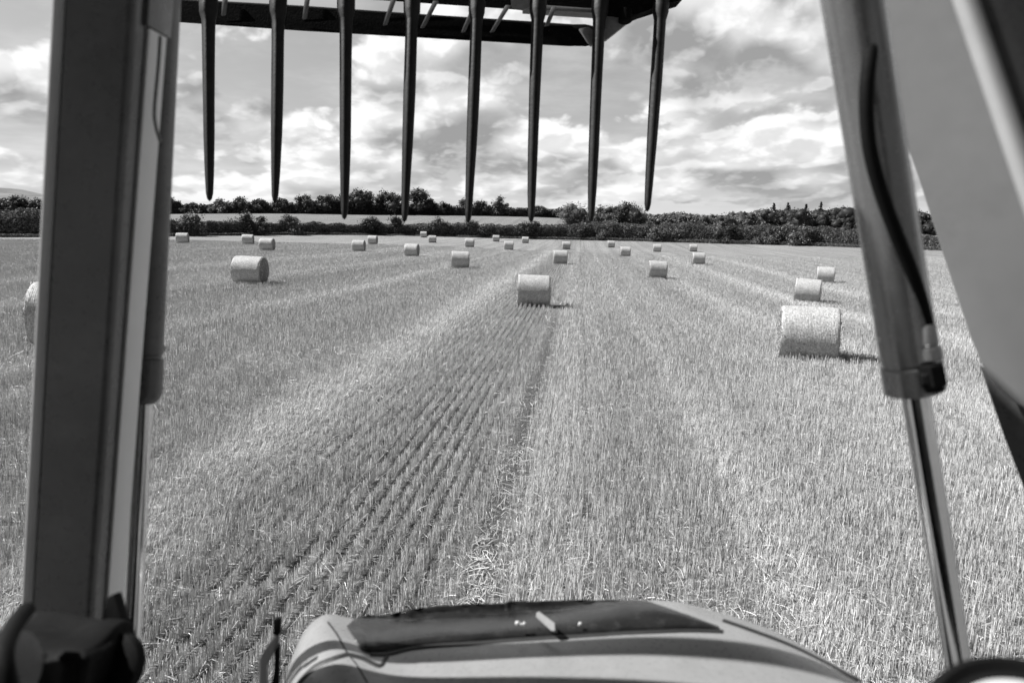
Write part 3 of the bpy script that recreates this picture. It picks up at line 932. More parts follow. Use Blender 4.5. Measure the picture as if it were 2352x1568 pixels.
# big trees right of centre, nearer than the far row
tree("willow_tree", "pale grey leafed tree left of the seventh tine, soft and bushy", "tree", 1318, 190, 84, 466, 501, leaf_pale, n=4200, lobes=18, trunk=.22, leaf=.22, low=.02)
tree("willow_tree", "low pale bush right of the seventh tine in front of the dark tree", "tree", 1385, 176, 84, 486, 502, leaf_mid, n=3000, lobes=14, trunk=.12, leaf=.2, low=.0)
tree("broadleaf_tree", "large dark round tree between the seventh and eighth tines", "tree", 1437, 192, 104, 460, 503, leaf_dark, n=6500, lobes=24, trunk=.3, leaf=.24, low=.02)
tree("broadleaf_tree", "medium dark tree just right of the seventh tine, left of the largest tree", "tree", 1386, 196, 62, 470, 504, leaf_dark, n=3000, lobes=14, trunk=.2, leaf=.24, low=.02)

# wood on the right horizon
def wood_mass(name, pxa, pxb, Y0, Y1, tops, seed, ncr, leaf, mat):
    g = np.random.default_rng(seed); vv = []; v3 = []; f3 = []; off3 = 0
    for k in range(ncr):
        px = g.uniform(pxa, pxb); Yk = g.uniform(Y0, Y1)
        tp = float(np.interp(px, [q[0] for q in tops], [q[1] for q in tops]))
        x, y, z = place(px, 500, Yk)
        H = PY(px, tp + abs(g.normal(0, 2.5)) + (Yk - Y1) * -.06, Yk).z - z
        H = max(H, 4.0)
        W = g.uniform(8, 15)
        p, cs = crown_points(W, H, 700, seed * 100 + k, 8, W, 0)
        p += np.array([x, y, z]); vv.append(leaves(p, leaf, seed * 100 + k))
        c3, t3 = cores(cs, .8); c3 += np.array([x, y, z]); v3.append(c3); f3.append(t3 + off3); off3 += len(c3)
    v = np.concatenate(vv); f = np.arange(len(v)).reshape(-1, 4)
    g2 = np.random.default_rng(seed)
    o = link(name, join_q(v, f, np.concatenate(v3), np.concatenate(f3), name, g2.random(len(f))), mat)
    return o
o = wood_mass("distant_wood", 1440, 1760, 225, 300, [(1440, 494), (1480, 491), (1540, 486), (1560, 484), (1590, 490), (1650, 487), (1700, 484), (1740, 478), (1760, 474)], 61, 74, .45, leaf_mid); tag(o, kind='stuff')
o = wood_mass("dark_wood", 1715, 2260, 240, 290, [(1715, 488), (1740, 479), (1800, 476), (1850, 476), (1890, 477), (1930, 473), (1990, 478), (2080, 481), (2120, 482), (2150, 494), (2260, 520)], 62, 120, .38, leaf_dark); tag(o, kind='stuff')

def conifer(px, Y, top, wpx, seed, label):
    x, y, z = place(px, 500, Y)
    H = PY(px, top, Y).z - z
    W = px_w(wpx, Y)
    root = empty("conifer", (x, y, z)); tag(root, label, "conifer", "conifers rising above the dark wood")
    g = np.random.default_rng(seed)
    vv = []
    lev = np.linspace(.25, .985, 19)
    for t in lev:
        rr = W * .62 * min(1, (1.03 - t) * 2.2) * g.uniform(.35, 1.2)
        for b_ in range(7):
            a = g.uniform(0, 2 * math.pi); q = g.random(16) ** .8
            p = np.stack([np.cos(a) * rr * q, np.sin(a) * rr * q, H * t - rr * q * .35 + g.normal(0, .06, 16) + .18 * rr * q * q], -1)
            vv.append(leaves(p + g.normal(0, .08, p.shape), .26, seed + b_))
    v = np.concatenate(vv)
    f = np.arange(len(v)).reshape(-1, 4)
    link("crown", np_mesh("crown", v, f, attrs={'tone': ('FACE', g.random(len(f)) * .6)}), leaf_dark, root)
    bm = bmesh.new(); bmesh.ops.create_cone(bm, segments=7, radius1=.22, radius2=.03, depth=H * 1.0, cap_ends=True)
    bmesh.ops.translate(bm, verts=bm.verts, vec=(0, 0, H * .5))
    link("trunk", bm_mesh("trunk", bm), bark, root)
conifer(1776, 262, 467, 34, 71, "leftmost and broadest of the conifers rising above the wood")
conifer(1808, 268, 466, 26, 72, "second conifer from the left above the wood, sharply pointed")
conifer(1850, 262, 469, 32, 73, "third conifer above the wood, with a flat ragged top")
conifer(1884, 266, 464, 18, 74, "thinnest and tallest of the conifers, right of the others")

# ------------------------------------------------------------------ tractor, front loader and tine fork seen through the cab window
green_hood = paint("hood_paint", .27, .30, .10, scale=9, dirt=.3, dirt_val=.36, coat=.25, bumpy=.05)
hood_dark = paint("hood_recess", .018, .16, .3, scale=14, dirt=.25, dirt_val=.10, bumpy=.3)
loader_paint = paint("loader_paint", .20, .36, .14, scale=5, coat=.35, bumpy=.06)
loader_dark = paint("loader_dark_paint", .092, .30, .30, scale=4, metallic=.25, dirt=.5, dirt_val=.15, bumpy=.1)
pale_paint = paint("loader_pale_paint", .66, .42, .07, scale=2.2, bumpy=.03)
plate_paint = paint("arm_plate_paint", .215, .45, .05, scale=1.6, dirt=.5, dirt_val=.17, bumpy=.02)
edge_paint = paint("sunlit_edge_paint", .42, .5, .1, scale=5)  # pale colour standing in for sunlight on rounded edges
cyl_paint = paint("cylinder_paint", .22, .22, .12, scale=7, metallic=.5, coat=.5, bumpy=.04)
rubber = paint("black_rubber", .006, .75, .3, scale=20, bumpy=.2, spec=.12)
chrome = paint("chrome_rod", .62, .10, .04, metallic=1.0, scale=30, bumpy=.01)
steel_fit = paint("plated_fitting", .30, .34, .15, metallic=.8, scale=30, bumpy=.05)
rusty = paint("worn_fork_steel", .013, .55, .5, scale=9, dirt=.35, dirt_val=.04, bumpy=.5, spec=.25)
beam_dark = paint("muddy_fork_frame", .004, .85, .6, scale=14, dirt=.5, dirt_val=.02, bumpy=.8, spec=.08)
weld = paint("weathered_bracket", .20, .55, .3, scale=20, dirt=.5, dirt_val=.06, bumpy=.3)
cover_m = paint("pale_cover", .50, .4, .06, scale=4, bumpy=.02)
label_m = paint("pale_screw", .75, .3, .05)

def frame_of(a, b_, hint):
    z = (b_ - a).normalized(); x = (hint - z * hint.dot(z)).normalized(); y = z.cross(x)
    return x, y, z
def beam_path(name, path, section, hint, mat, parent, bevel=.0, segs=3, caps=True):
    """sweeps a closed section (list of (x,y) metres) along world points"""
    bm = bmesh.new(); rings = []
    n = len(path)
    for i, p in enumerate(path):
        t = (path[min(i + 1, n - 1)] - path[max(i - 1, 0)]).normalized()
        x = (hint - t * hint.dot(t)).normalized(); y = t.cross(x)
        s = section(i / (n - 1)) if callable(section) else section
        rings.append([bm.verts.new(p + x * a + y * c) for a, c in s])
    k = len(rings[0])
    for i in range(n - 1):
        for j in range(k):
            bm.faces.new((rings[i][j], rings[i][(j + 1) % k], rings[i + 1][(j + 1) % k], rings[i + 1][j]))
    if caps:
        bm.faces.new(rings[0][::-1]); bm.faces.new(rings[-1])
    me = bm_mesh(name, bm, True, R(40))
    o = link(name, me, mat, parent)
    return o
def round_rect(w_, h_, r, seg=5, ox=0, oy=0):
    out = []
    for cx, cy, a0 in ((w_ / 2 - r, h_ / 2 - r, 0), (-w_ / 2 + r, h_ / 2 - r, 90), (-w_ / 2 + r, -h_ / 2 + r, 180), (w_ / 2 - r, -h_ / 2 + r, 270)):
        for k in range(seg + 1):
            a = R(a0 + 90 * k / seg); out.append((cx + r * math.cos(a) + ox, cy + r * math.sin(a) + oy))
    return out
def circ(r, seg=32): return [(r * math.cos(2 * math.pi * k / seg), r * math.sin(2 * math.pi * k / seg)) for k in range(seg)]
def lathe_between(name, a, b_, prof, mat, parent, seg=40):
    """prof: (distance along, radius)"""
    x, y, z = frame_of(a, b_, Vector((1, 0, .01)))
    bm = bmesh.new(); rings = []
    for t, r in prof:
        rings.append([bm.verts.new(a + z * t + (x * math.cos(2 * math.pi * k / seg) + y * math.sin(2 * math.pi * k / seg)) * max(r, .0005)) for k in range(seg)])
    for i in range(len(rings) - 1):
        for k in range(seg):
            bm.faces.new((rings[i][k], rings[i][(k + 1) % seg], rings[i + 1][(k + 1) % seg], rings[i + 1][k]))
    bm.faces.new(rings[0][::-1]); bm.faces.new(rings[-1])
    return link(name, bm_mesh(name, bm, True, R(35)), mat, parent)
def hose(name, pts_, r, mat, parent, seg=14):
    # smooth curve through points
    out = []
    for i in range(len(pts_) - 1):
        p0 = pts_[max(i - 1, 0)]; p1 = pts_[i]; p2 = pts_[i + 1]; p3 = pts_[min(i + 2, len(pts_) - 1)]
        for k in range(8):
            t = k / 8
            out.append(.5 * ((2 * p1) + (p2 - p0) * t + (2 * p0 - 5 * p1 + 4 * p2 - p3) * t * t + (3 * p1 - p0 - 3 * p2 + p3) * t ** 3))
    out.append(pts_[-1])
    return beam_path(name, out, circ(r, seg), Vector((.3, 1, .1)), mat, parent)
def slab(name, front, thick, mat, parent, direction=None, bev=.004, seg=2):
    """a plate: outline given as world points, given thickness away from the viewer"""
    c = sum(front, Vector()) / len(front)
    nrm = Vector()
    for i in range(len(front)):
        nrm += (front[i] - c).cross(front[(i + 1) % len(front)] - c)
    nrm.normalize()
    if direction == 'ray': direction = (c - EYE).normalized() * .55 + UP * .3
    elif direction is None:
        direction = nrm if nrm.dot(c - EYE) > 0 else -nrm
    bm = bmesh.new()
    a = [bm.verts.new(p) for p in front]; b_ = [bm.verts.new(p + direction * thick) for p in front]
    bm.faces.new(a); bm.faces.new(b_[::-1])
    for i in range(len(a)): bm.faces.new((a[i], b_[i], b_[(i + 1) % len(a)], a[(i + 1) % len(a)]))
    if bev: bmesh.ops.bevel(bm, geom=bm.edges[:], offset=bev, segments=seg, profile=.6, affect='EDGES')
    return link(name, bm_mesh(name, bm, True, R(35)), mat, parent)

tractor = empty("tractor", (0, .2, tz(0, .2)))
tag(tractor, "tractor seen from its cab, pale rounded hood with a dark grille recess at the bottom", "tractor")
loader = empty("front_loader", (0, .6, tz(0, .6)))
tag(loader, "tractor front loader with raised arms and hydraulic cylinders at both sides of the view", "front loader")
fork = empty("bale_fork", (0, 2.8, 3.9))
tag(fork, "dark eight tine fork hanging from the raised loader, tines pointing down", "loader fork")
def keep_world(parent):
    bpy.context.view_layer.update()
    for o in [q for q in scene.objects if q.parent == parent]:
        o.matrix_parent_inverse = parent.matrix_world.inverted()

# ---- left loader arm: a folded box beam with an inner web plate
aL = P(172, 1500, 1.24); bL = P(274, -60, 1.058)
up = (bL - aL).normalized()
topL = bL + up * (4.02 - bL.z) / up.z
elbow = topL + Vector((.02, .30, .16))
tipL = Vector((-.58, 2.75, elbow.z + .12))
sec = round_rect(.108, .100, .012, 6)
beam_path("arm", [aL - up * .6, aL, bL, topL, elbow, tipL], sec, RIGHT, loader_dark, loader)
# added pale strip, paints the sunlit edge of the outer corner
beam_path('sunlit_edge_strip', [aL - up * .2 + Vector((-.059, -.046, 0)), bL + Vector((-.059, -.046, 0)), bL + up * .3 + Vector((-.059, -.046, 0))], round_rect(.019, .016, .007, 4), RIGHT, edge_paint, loader)
# web plate behind, paler, facing the cab at a slant
wo_ = Vector((.0575, .014, 0))
wa = aL + up * .02 + wo_; wb = P(330, 66, 1.06); wb = aL + up * ((wb.z - aL.z) / up.z) + wo_
beam_path("web_plate", [wa - up * .3, wa, wb], round_rect(.006, .054, .002, 2), RIGHT, pale_paint, loader)
beam_path("web_plate", [wb + up * .002, wb + up * .55], round_rect(.010, .074, .003, 2), RIGHT, loader_dark, loader)
# left cylinder
c0 = P(330, 882, 1.285); c1 = P(374, -60, 1.215)
axl = (c0 - c1).normalized(); Ll = (c0 - c1).length
cy = empty("hydraulic_cylinder", (0, 0, 0)); cy.parent = loader
lathe_between("barrel", c1 - axl * .5, c0, [(0, .031), (Ll + .44, .031), (Ll + .442, .029), (Ll + .448, .029), (Ll + .45, .033), (Ll + .515, .033), (Ll + .525, .030), (Ll + .535, .022)], loader_dark, cy)
lathe_between("rod", c0, c0 + axl, [(0, .017), (.75, .017)], chrome, cy)
# thin pipe line on the web
hose("pipe", [P(368, 84, 1.06), P(364, 150, 1.06), P(355, 250, 1.065), P(358, 290, 1.07), P(368, 325, 1.075)], .0026, loader_dark, loader, 8)

# ---- black hinge block at the foot of the left arm
def block(name, c, size, rot, mat, parent, bev=.012, rough_=0):
    bm = bmesh.new(); bmesh.ops.create_cube(bm, size=1)
    bmesh.ops.scale(bm, verts=bm.verts, vec=size)
    bmesh.ops.bevel(bm, geom=bm.edges[:], offset=bev, segments=4, profile=.5, affect='EDGES')
    if rough_:
        bmesh.ops.subdivide_edges(bm, edges=bm.edges[:], cuts=5, use_grid_fill=True)
        for v in bm.verts: v.co += Vector((1, 1, 1)) * 0 + v.co.normalized() * rough_ * mnoise.fractal(v.co * 22, 1, 2, 4)
    bmesh.ops.rotate(bm, verts=bm.verts, matrix=rot.to_3x3() if hasattr(rot, 'to_3x3') else rot)
    bmesh.ops.translate(bm, verts=bm.verts, vec=c)
    return link(name, bm_mesh(name, bm, True, R(30)), mat, parent)
rot0 = Matrix.Rotation(R(4), 3, 'Y') @ Matrix.Rotation(R(-8), 3, 'X')
hb = block("hinge_block", P(128, 1590, .92), (.148, .12, .165), rot0, rubber, loader, .014, .012)
lathe_between("hinge_pin", P(245, 1530, .92), P(330, 1530, .99), [(0, .034), (.004, .042), (.018, .044), (.022, .040), (.024, .026), (.036, .024), (.040, .015)], rubber, loader)
slab("hinge_ear", [P(232, 1600, .95), P(228, 1440, .96), P(243, 1372, .97), P(262, 1362, .97), P(285, 1440, .96), P(300, 1600, .95)], .02, rubber, loader, bev=.004)
lathe_between("hinge_pin", P(-60, 1545, .80), P(40, 1540, .78), [(0, .04), (.05, .046), (.055, .03)], loader_dark, loader)
hose("pipe", [P(40, 1760, .72), P(22, 1600, .72), P(8, 1500, .74), P(30, 1440, .80), P(60, 1400, .86)], .010, rubber, loader)

# ---- right side: cylinder with hose and fitting, in front of the arm plate
r1 = P(1946, -70, .92); r0 = P(2100, 892, 1.015)
def dbar(y): return .92 + .095 * (y + 70) / 962
OFFS = [(-120, .0), (60, -.012), (130, -.036), (220, -.045), (330, -.046), (430, -.046), (530, -.044), (620, -.040), (700, -.034), (765, -.030)]
def off_at(y): return dbar(y) + float(np.interp(y, [q[0] for q in OFFS], [q[1] for q in OFFS]))
axr = (r0 - r1).normalized(); Lr = (r0 - r1).length
cyr = empty("hydraulic_cylinder", (0, 0, 0)); cyr.parent = loader
barrel_m = cyl_paint
lathe_between("barrel", r1 - axr * .6, r0, [(0, .0388), (.6 + Lr - .045, .0388), (.6 + Lr - .044, .037), (.6 + Lr - .040, .037), (.6 + Lr - .039, .0412), (.6 + Lr + .002, .0412), (.6 + Lr + .004, .037), (.6 + Lr + .005, .024)], barrel_m, cyr, 56)
lathe_between("rod", r0, r0 + axr, [(0, .0191), (.8, .0191)], chrome, cyr, 48)
off = -FWD * .036
hose("hose", [P(1992, -120, off_at(-120)) , P(2004, 60, off_at(60)), P(1998, 130, off_at(130)), P(1990, 220, off_at(220)), P(1996, 330, off_at(330)), P(2020, 430, off_at(430)), P(2056, 530, off_at(530)), P(2092, 620, off_at(620)), P(2118, 700, off_at(700)), P(2132, 765, off_at(765))], .0092, rubber, cyr)
f0 = P(2126, 745, .968); f1 = P(2144, 838, .970)
lathe_between("hose_fitting", f0, f1, [(0, .0105), (.003, .0125), (.028, .0125), (.030, .0105), (.033, .0105), (.034, .0145), (.050, .0145), (.052, .011)], steel_fit, cyr, 6 * 4)
lathe_between("hose_fitting", P(2136, 836, .971), P(2150, 910, .971), [(0, .013), (.002, .0185), (.030, .0185), (.033, .014), (.040, .013)], rubber, cyr, 6)
lathe_between("hose_fitting", P(2112, 872, .971), P(2172, 862, .971), [(0, .010), (.01, .0165), (.028, .0165), (.030, .011)], rubber, cyr, 6)

# ---- right loader arm: broad pale side plate, lit edge and under-flange painted dark for its shade
dP = 1.50
outl = [(1850, -520), (1940, -90), (1962, -4), (2020, 150), (2063, 270), (2112, 410), (2165, 575), (2230, 770), (2263, 850), (2285, 885), (2320, 915), (2365, 945), (2430, 975), (2560, 1010), (2700, 900), (2620, 400), (2480, -90), (2330, -520)]
def slant(px, py): return dP - (px - 1950) * .00035
pl = slab("arm", [P(x, y, slant(x, y)) for x, y in outl], .014, plate_paint, loader, bev=.003)
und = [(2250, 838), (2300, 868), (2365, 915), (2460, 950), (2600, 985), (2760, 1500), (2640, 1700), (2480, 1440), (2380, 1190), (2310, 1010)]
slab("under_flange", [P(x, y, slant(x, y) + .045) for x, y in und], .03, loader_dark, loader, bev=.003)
# forward run of the right arm, up out of the picture
beam_path("arm", [P(2080, -260, dP + .06), P(2080, -260, dP + .06) + Vector((.02, .12, .5)), Vector((.72, .95, elbow.z)), Vector((.62, 2.75, elbow.z + .12))], sec, RIGHT, loader_paint, loader)
# cross tube joining the arms out of view
beam_path("cross_tube", [Vector((-.57, 2.2, elbow.z + .03)), Vector((.62, 2.2, elbow.z + .03))], circ(.05), Vector((0, 0, 1)), loader_paint, loader)
# cab pillar at the right edge
e0 = P(2262, -60, .62); e1 = P(2262 + 235, 620, .60)
axc = (e1 - e0).normalized()
beam_path('sunlit_pillar_edge', [e0 - axc * .5 + Vector((-.029, -.008, -.006)), e1 + axc * 1.2 + Vector((-.029, -.008, -.006))], round_rect(.018, .016, .007, 4), RIGHT, edge_paint, tractor)  # added pale strip, the pillar's sunlit edge put into colour
beam_path("cab_pillar", [e0 - axc * .55, e0, e1, e1 + axc * 1.3], round_rect(.050, .022, .010, 6), RIGHT, loader_dark, tractor)

# ---- fork
tines = [ # x at top, x at y=tip, tip y, root width px
    (480, 478, 462), (640, 632, 466), (797, 788, 504), (950, 932, 510), (1100, 1078, 512), (1243, 1219, 510), (1387, 1354, 510), (1527, 1490, 486)]
for i, (xt, xb, yb) in enumerate(tines):
    d0 = 2.62 + .02 * i
    a = P(xt, -150, d0 + .10); b_ = P(xb, yb, d0)
    ax = (b_ - a).normalized(); L = (b_ - a).length
    tcol = L * (150 + 44) / (yb + 150)     # the socket ends here
    prof = []
    u_ = [0, tcol * .6, tcol - .05, tcol - .02, tcol + .015, tcol + .08, L * .55, L * .75, L * .9, L - .03, L - .008, L]
    rr = [.033, .033, .033, .0325, .0245, .0235, .0225, .020, .0160, .0125, .008, .0015]
    t = link("tine", bpy.data.meshes.new("tine"), rusty, fork)
    x, y, z = frame_of(a, b_, RIGHT)
    bm = bmesh.new(); rings = []
    N = 26
    for k in range(N + 1):
        s = L * k / N if k < N else L
        for q in (tcol - .02, tcol + .015, tcol + .08, L - .03, L - .008):
            pass
        rings.append(s)
    ss = sorted(set([round(q, 4) for q in rings] + [round(q, 4) for q in u_]))
    rv = []
    g = random.Random(i)
    ph = g.uniform(0, 6)
    for s in ss:
        r_s = float(np.interp(s, u_, rr)) * (1 + .03 * math.sin(s * 9 + ph))
        cc = a + z * s + x * (.006 * math.sin(s * 2.3 + ph) * (s / L)) 
        ring = []
        for k in range(16):
            an = 2 * math.pi * k / 16 + math.pi / 16
            # slightly squared bar
            q = r_s * (1 + .08 * math.cos(4 * an))
            ring.append(bm.verts.new(cc + (x * math.cos(an) + y * math.sin(an) * .9) * q))
        rv.append(ring)
    for k in range(len(rv) - 1):
        for j in range(16):
            bm.faces.new((rv[k][j], rv[k][(j + 1) % 16], rv[k + 1][(j + 1) % 16], rv[k + 1][j]))
    bm.faces.new(rv[0][::-1]); bm.faces.new(rv[-1])
    bmesh.ops.recalc_face_normals(bm, faces=bm.faces)
    bm.to_mesh(t.data); bm.free()
    for pz in t.data.polygons: pz.use_smooth = True
# lower frame bar behind the tines, with a rounded right end
dB = 2.86
bar = [(200, -14, 37), (330, -4, 46), (400, 0, 51), (700, 17, 72), (1000, 38, 89), (1240, 54, 103), (1310, 59, 107), (1345, 58, 108), (1362, 62, 104), (1370, 72, 94)]
fr_ = [P(x, t, dB) for x, t, b2 in bar] + [P(x, b2, dB) for x, t, b2 in bar[::-1]]
slab("lower_bar", fr_, .02, beam_dark, fork, direction="ray", bev=.006)
slab("bar_end", [P(1330, 66, dB - .012), P(1352, 62, dB - .01), P(1364, 70, dB - .01), P(1366, 92, dB - .01), P(1360, 104, dB - .01), P(1352, 100, dB - .012)], .02, weld, fork, bev=.002)
up_ = [(380, -60, -24), (700, -50, -10), (900, -40, 3), (1150, -30, 20), (1330, -16, 36), (1400, -10, 42)]
slab("upper_bar", [P(x, t, 2.98) for x, t, b2 in up_] + [P(x, b2, 2.98) for x, t, b2 in up_[::-1]], .02, beam_dark, fork, direction='ray', bev=.006)
slab("middle_bar", [P(1200, 8, 2.90), P(1400, 22, 2.90), P(1400, 33, 2.90), P(1200, 20, 2.90)], .05, weld, fork, bev=.004)
for (xa, ya, xb, yb) in [(517, -10, 513, 6 + 32), (707, -10, 699, 46), (905, 5, 884, 60), (1000, 16, 970, 66), (1092, 20, 1064, 76), (1166, 26, 1130, 76), (1272, 30, 1256, 62)]:
    d = dB - .014
    link_ = slab("strut", [P(xa - 5, ya - 14, d), P(xa + 7, ya - 14, d), P(xb + 5, yb - 4, d), P(xb - 5, yb - 2, d)], .010, weld, fork, bev=.002)
slab("gusset", [P(1170, -40, 2.80), P(1330, -40, 2.80), P(1235, 6, 2.80), P(1200, 20, 2.80), P(1175, 16, 2.80)], .02, weld, fork, bev=.003)
slab("end_gusset", [P(1385, 36, 2.84), P(1452, 44, 2.84), P(1392, 92, 2.84), P(1378, 84, 2.84)], .02, weld, fork, bev=.003)
slab("side_rail", [P(1370, 6, 2.84), P(1470, -60, 2.84), P(1640, -90, 2.84), P(1560, 2, 2.84), P(1505, 14, 2.84), P(1440, 42, 2.84), P(1380, 34, 2.84)], .06, beam_dark, fork, bev=.006)
lathe_between("pivot_pin", P(1436, 22, 2.82), P(1436, 50, 2.82), [(0, .020), (.004, .028), (.050, .028), (.054, .022)], beam_dark, fork, 20)
beam_path("top_rail", [P(380, -175, 3.0), P(1560, -130, 3.0)], round_rect(.04, .04, .008), Vector((0, 1, 0)), beam_dark, fork)

# ---- tractor hood
def cr(pts_, n):
    """Catmull-Rom resample of 2-D/3-D tuples"""
    P_ = [np.array(q, float) for q in pts_]; out = []
    segs = len(P_) - 1
    for i in range(n):
        u = i / (n - 1) * segs; k = min(int(u), segs - 1); t = u - k
        p0, p1, p2, p3 = P_[max(k - 1, 0)], P_[k], P_[k + 1], P_[min(k + 2, segs)]
        out.append(.5 * (2 * p1 + (p2 - p0) * t + (2 * p0 - 5 * p1 + 4 * p2 - p3) * t * t + (3 * p1 - p0 - 3 * p2 + p3) * t ** 3))
    return out
# hood lattice: rows from the nose edge (far) towards the cab (near); columns left to right. (px, py, depth)
hood_rows = [
    [(705, 1800, 1.50), (735, 1640, 1.56), (790, 1560, 1.60), (960, 1520, 1.62), (1240, 1500, 1.62), (1500, 1500, 1.62), (1700, 1560, 1.60), (1850, 1640, 1.56), (2010, 1760, 1.50)],
    [(672, 1700, 1.42), (690, 1540, 1.46), (748, 1424, 1.50), (900, 1436, 1.52), (1240, 1416, 1.52), (1500, 1388, 1.52), (1655, 1418, 1.50), (1800, 1470, 1.46), (1985, 1575, 1.42)],
    [(655, 1720, 1.36), (662, 1540, 1.38), (728, 1430, 1.42), (880, 1446, 1.44), (1240, 1426, 1.44), (1500, 1390, 1.44), (1640, 1413, 1.43), (1780, 1463, 1.40), (1960, 1560, 1.37)],
    [(648, 1740, 1.28), (660, 1580, 1.29), (755, 1485, 1.31), (900, 1492, 1.33), (1240, 1468, 1.34), (1500, 1448, 1.34), (1690, 1462, 1.33), (1840, 1505, 1.31), (2010, 1585, 1.28)],
    [(640, 1800, 1.18), (662, 1660, 1.19), (770, 1560, 1.21), (940, 1560, 1.23), (1240, 1530, 1.24), (1500, 1520, 1.24), (1740, 1540, 1.23), (1920, 1585, 1.21), (2080, 1650, 1.18)],
    [(640, 1900, 1.05), (670, 1780, 1.06), (800, 1700, 1.08), (1000, 1680, 1.10), (1240, 1660, 1.11), (1500, 1650, 1.11), (1800, 1670, 1.10), (2000, 1710, 1.08), (2180, 1780, 1.05)],
    [(640, 2150, .88), (680, 2050, .89), (830, 1960, .91), (1020, 1920, .93), (1240, 1900, .94), (1500, 1890, .94), (1860, 1920, .93), (2100, 1980, .91), (2320, 2060, .88)],
]
NC, NR = 60, 46
cols = [cr(r_, NC) for r_ in hood_rows]
grid = [cr([cols[i][j] for i in range(len(hood_rows))], NR) for j in range(NC)]
bm = bmesh.new(); vg = []
for j in range(NC):
    vg.append([bm.verts.new(P(q[0], q[1], q[2])) for q in grid[j]])
# sides drop straight down
for side in (0, -1):
    col_ = vg[side]; low = [bm.verts.new(v.co + Vector((0, 0, -.55))) for v in col_]
    for k in range(NR - 1): bm.faces.new((col_[k], col_[k + 1], low[k + 1], low[k]))
for j in range(NC - 1):
    for k in range(NR - 1):
        bm.faces.new((vg[j][k], vg[j + 1][k], vg[j + 1][k + 1], vg[j][k + 1]))
hood = link("hood", bm_mesh("hood", bm, True), green_hood, tractor)

from mathutils.bvhtree import BVHTree
hood_bvh = BVHTree.FromPolygons([v.co[:] for v in hood.data.vertices], [p.vertices[:] for p in hood.data.polygons])
def hit_hood(px, py, lift=0.0):
    for k in range(80):
        d = (P(px, py + k, 1.0) - EYE).normalized()
        loc, nrm, i_, dist = hood_bvh.ray_cast(EYE, d)
        if loc is not None:
            if nrm.dot(d) > 0: nrm = -nrm
            if k: loc = EYE + (P(px, py, 1.0) - EYE).normalized() * dist
            return loc + nrm * lift
    return P(px, py, 1.4)
# dark foam-edged recess panel
T_ = [(796, 1440), (820, 1420), (850, 1414), (878, 1416), (930, 1404), (1000, 1394), (1080, 1390), (1150, 1388), (1180, 1384), (1250, 1382), (1340, 1380), (1430, 1380), (1490, 1384), (1560, 1408), (1650, 1440)]
B_ = [(830, 1492), (842, 1498), (860, 1500), (885, 1498), (940, 1486), (1000, 1479), (1080, 1474), (1150, 1468), (1180, 1466), (1250, 1462), (1340, 1456), (1430, 1450), (1500, 1447), (1580, 1444), (1652, 1446)]
bm = bmesh.new(); NCp, NRp = 70, 10
tt, bb2 = cr(T_, NCp), cr(B_, NCp); vv = []
for j in range(NCp):
    row_ = []
    for k in range(NRp):
        s = k / (NRp - 1)
        px = tt[j][0] * (1 - s) + bb2[j][0] * s; py = tt[j][1] * (1 - s) + bb2[j][1] * s
        e = j / (NCp - 1)
        puff_ = .020 * math.sin(math.pi * min(max(s, 0), 1)) ** .6 * min(1, e * 14, (1 - e) * 14)
        p = hit_hood(px, py, .003 + puff_ * .45 + .0015 * mnoise.noise(Vector((px * .02, py * .05, 0))))
        row_.append(bm.verts.new(p))
    vv.append(row_)
for j in range(NCp - 1):
    for k in range(NRp - 1):
        bm.faces.new((vv[j][k], vv[j + 1][k], vv[j + 1][k + 1], vv[j][k + 1]))
ext = [f for f in bm.faces]
r_ = bmesh.ops.extrude_face_region(bm, geom=ext)
bmesh.ops.translate(bm, verts=[v for v in r_['geom'] if isinstance(v, bmesh.types.BMVert)], vec=(0, .01, -.03))
panel = link("recess_panel", bm_mesh("recess_panel", bm, True), hood_dark, tractor)
def strip(name, line, wpx, lift, mat, parent):
    pts_ = cr(line, max(8, len(line) * 7)); rad_ = wpx / F * 1.3 / 2
    bm = bmesh.new(); L_ = []
    for i, q in enumerate(pts_):
        a_ = pts_[max(i - 1, 0)]; b_ = pts_[min(i + 1, len(pts_) - 1)]
        t = np.array([b_[0] - a_[0], b_[1] - a_[1]]); t = t / (np.linalg.norm(t) + 1e-9); nx_, ny_ = -t[1] * wpx / 2, t[0] * wpx / 2
        L_.append([bm.verts.new(hit_hood(q[0] + nx_ * k, q[1] + ny_ * k, h)) for k, h in ((-1, -.001), (-.7, lift), (0, lift * 1.3), (.7, lift), (1, -.001))])
    for i in range(len(L_) - 1):
        for k in range(4): bm.faces.new((L_[i][k], L_[i + 1][k], L_[i + 1][k + 1], L_[i][k + 1]))
    return link(name, bm_mesh(name, bm, True), mat, parent)
seam_m = paint("seam_and_shade", .02, .6, .2)
strip("seam", [(753, 1428), (775, 1458), (798, 1500)], 5, .001, seam_m, tractor)
strip("seam", [(676, 1590), (692, 1562), (725, 1530), (765, 1512), (798, 1502)], 12, .0015, seam_m, tractor)
strip("seam", [(798, 1502), (830, 1510), (870, 1528), (884, 1515), (890, 1506)], 11, .0015, seam_m, tractor)
strip("seam", [(802, 1506), (822, 1530), (845, 1570), (870, 1620)], 4, .001, seam_m, tractor)
strip("seam", [(850, 1502), (890, 1502), (940, 1490), (1000, 1483), (1080, 1478), (1180, 1470), (1340, 1460), (1430, 1454), (1500, 1451), (1580, 1448), (1660, 1450)], 9, .002, seam_m, tractor)  # dark strip drawn as the shadow along the panel's lower edge
strip("hood_edge_seal", [(1660, 1424), (1740, 1452), (1820, 1483), (1900, 1523), (1970, 1562)], 7, .002, seam_m, tractor)
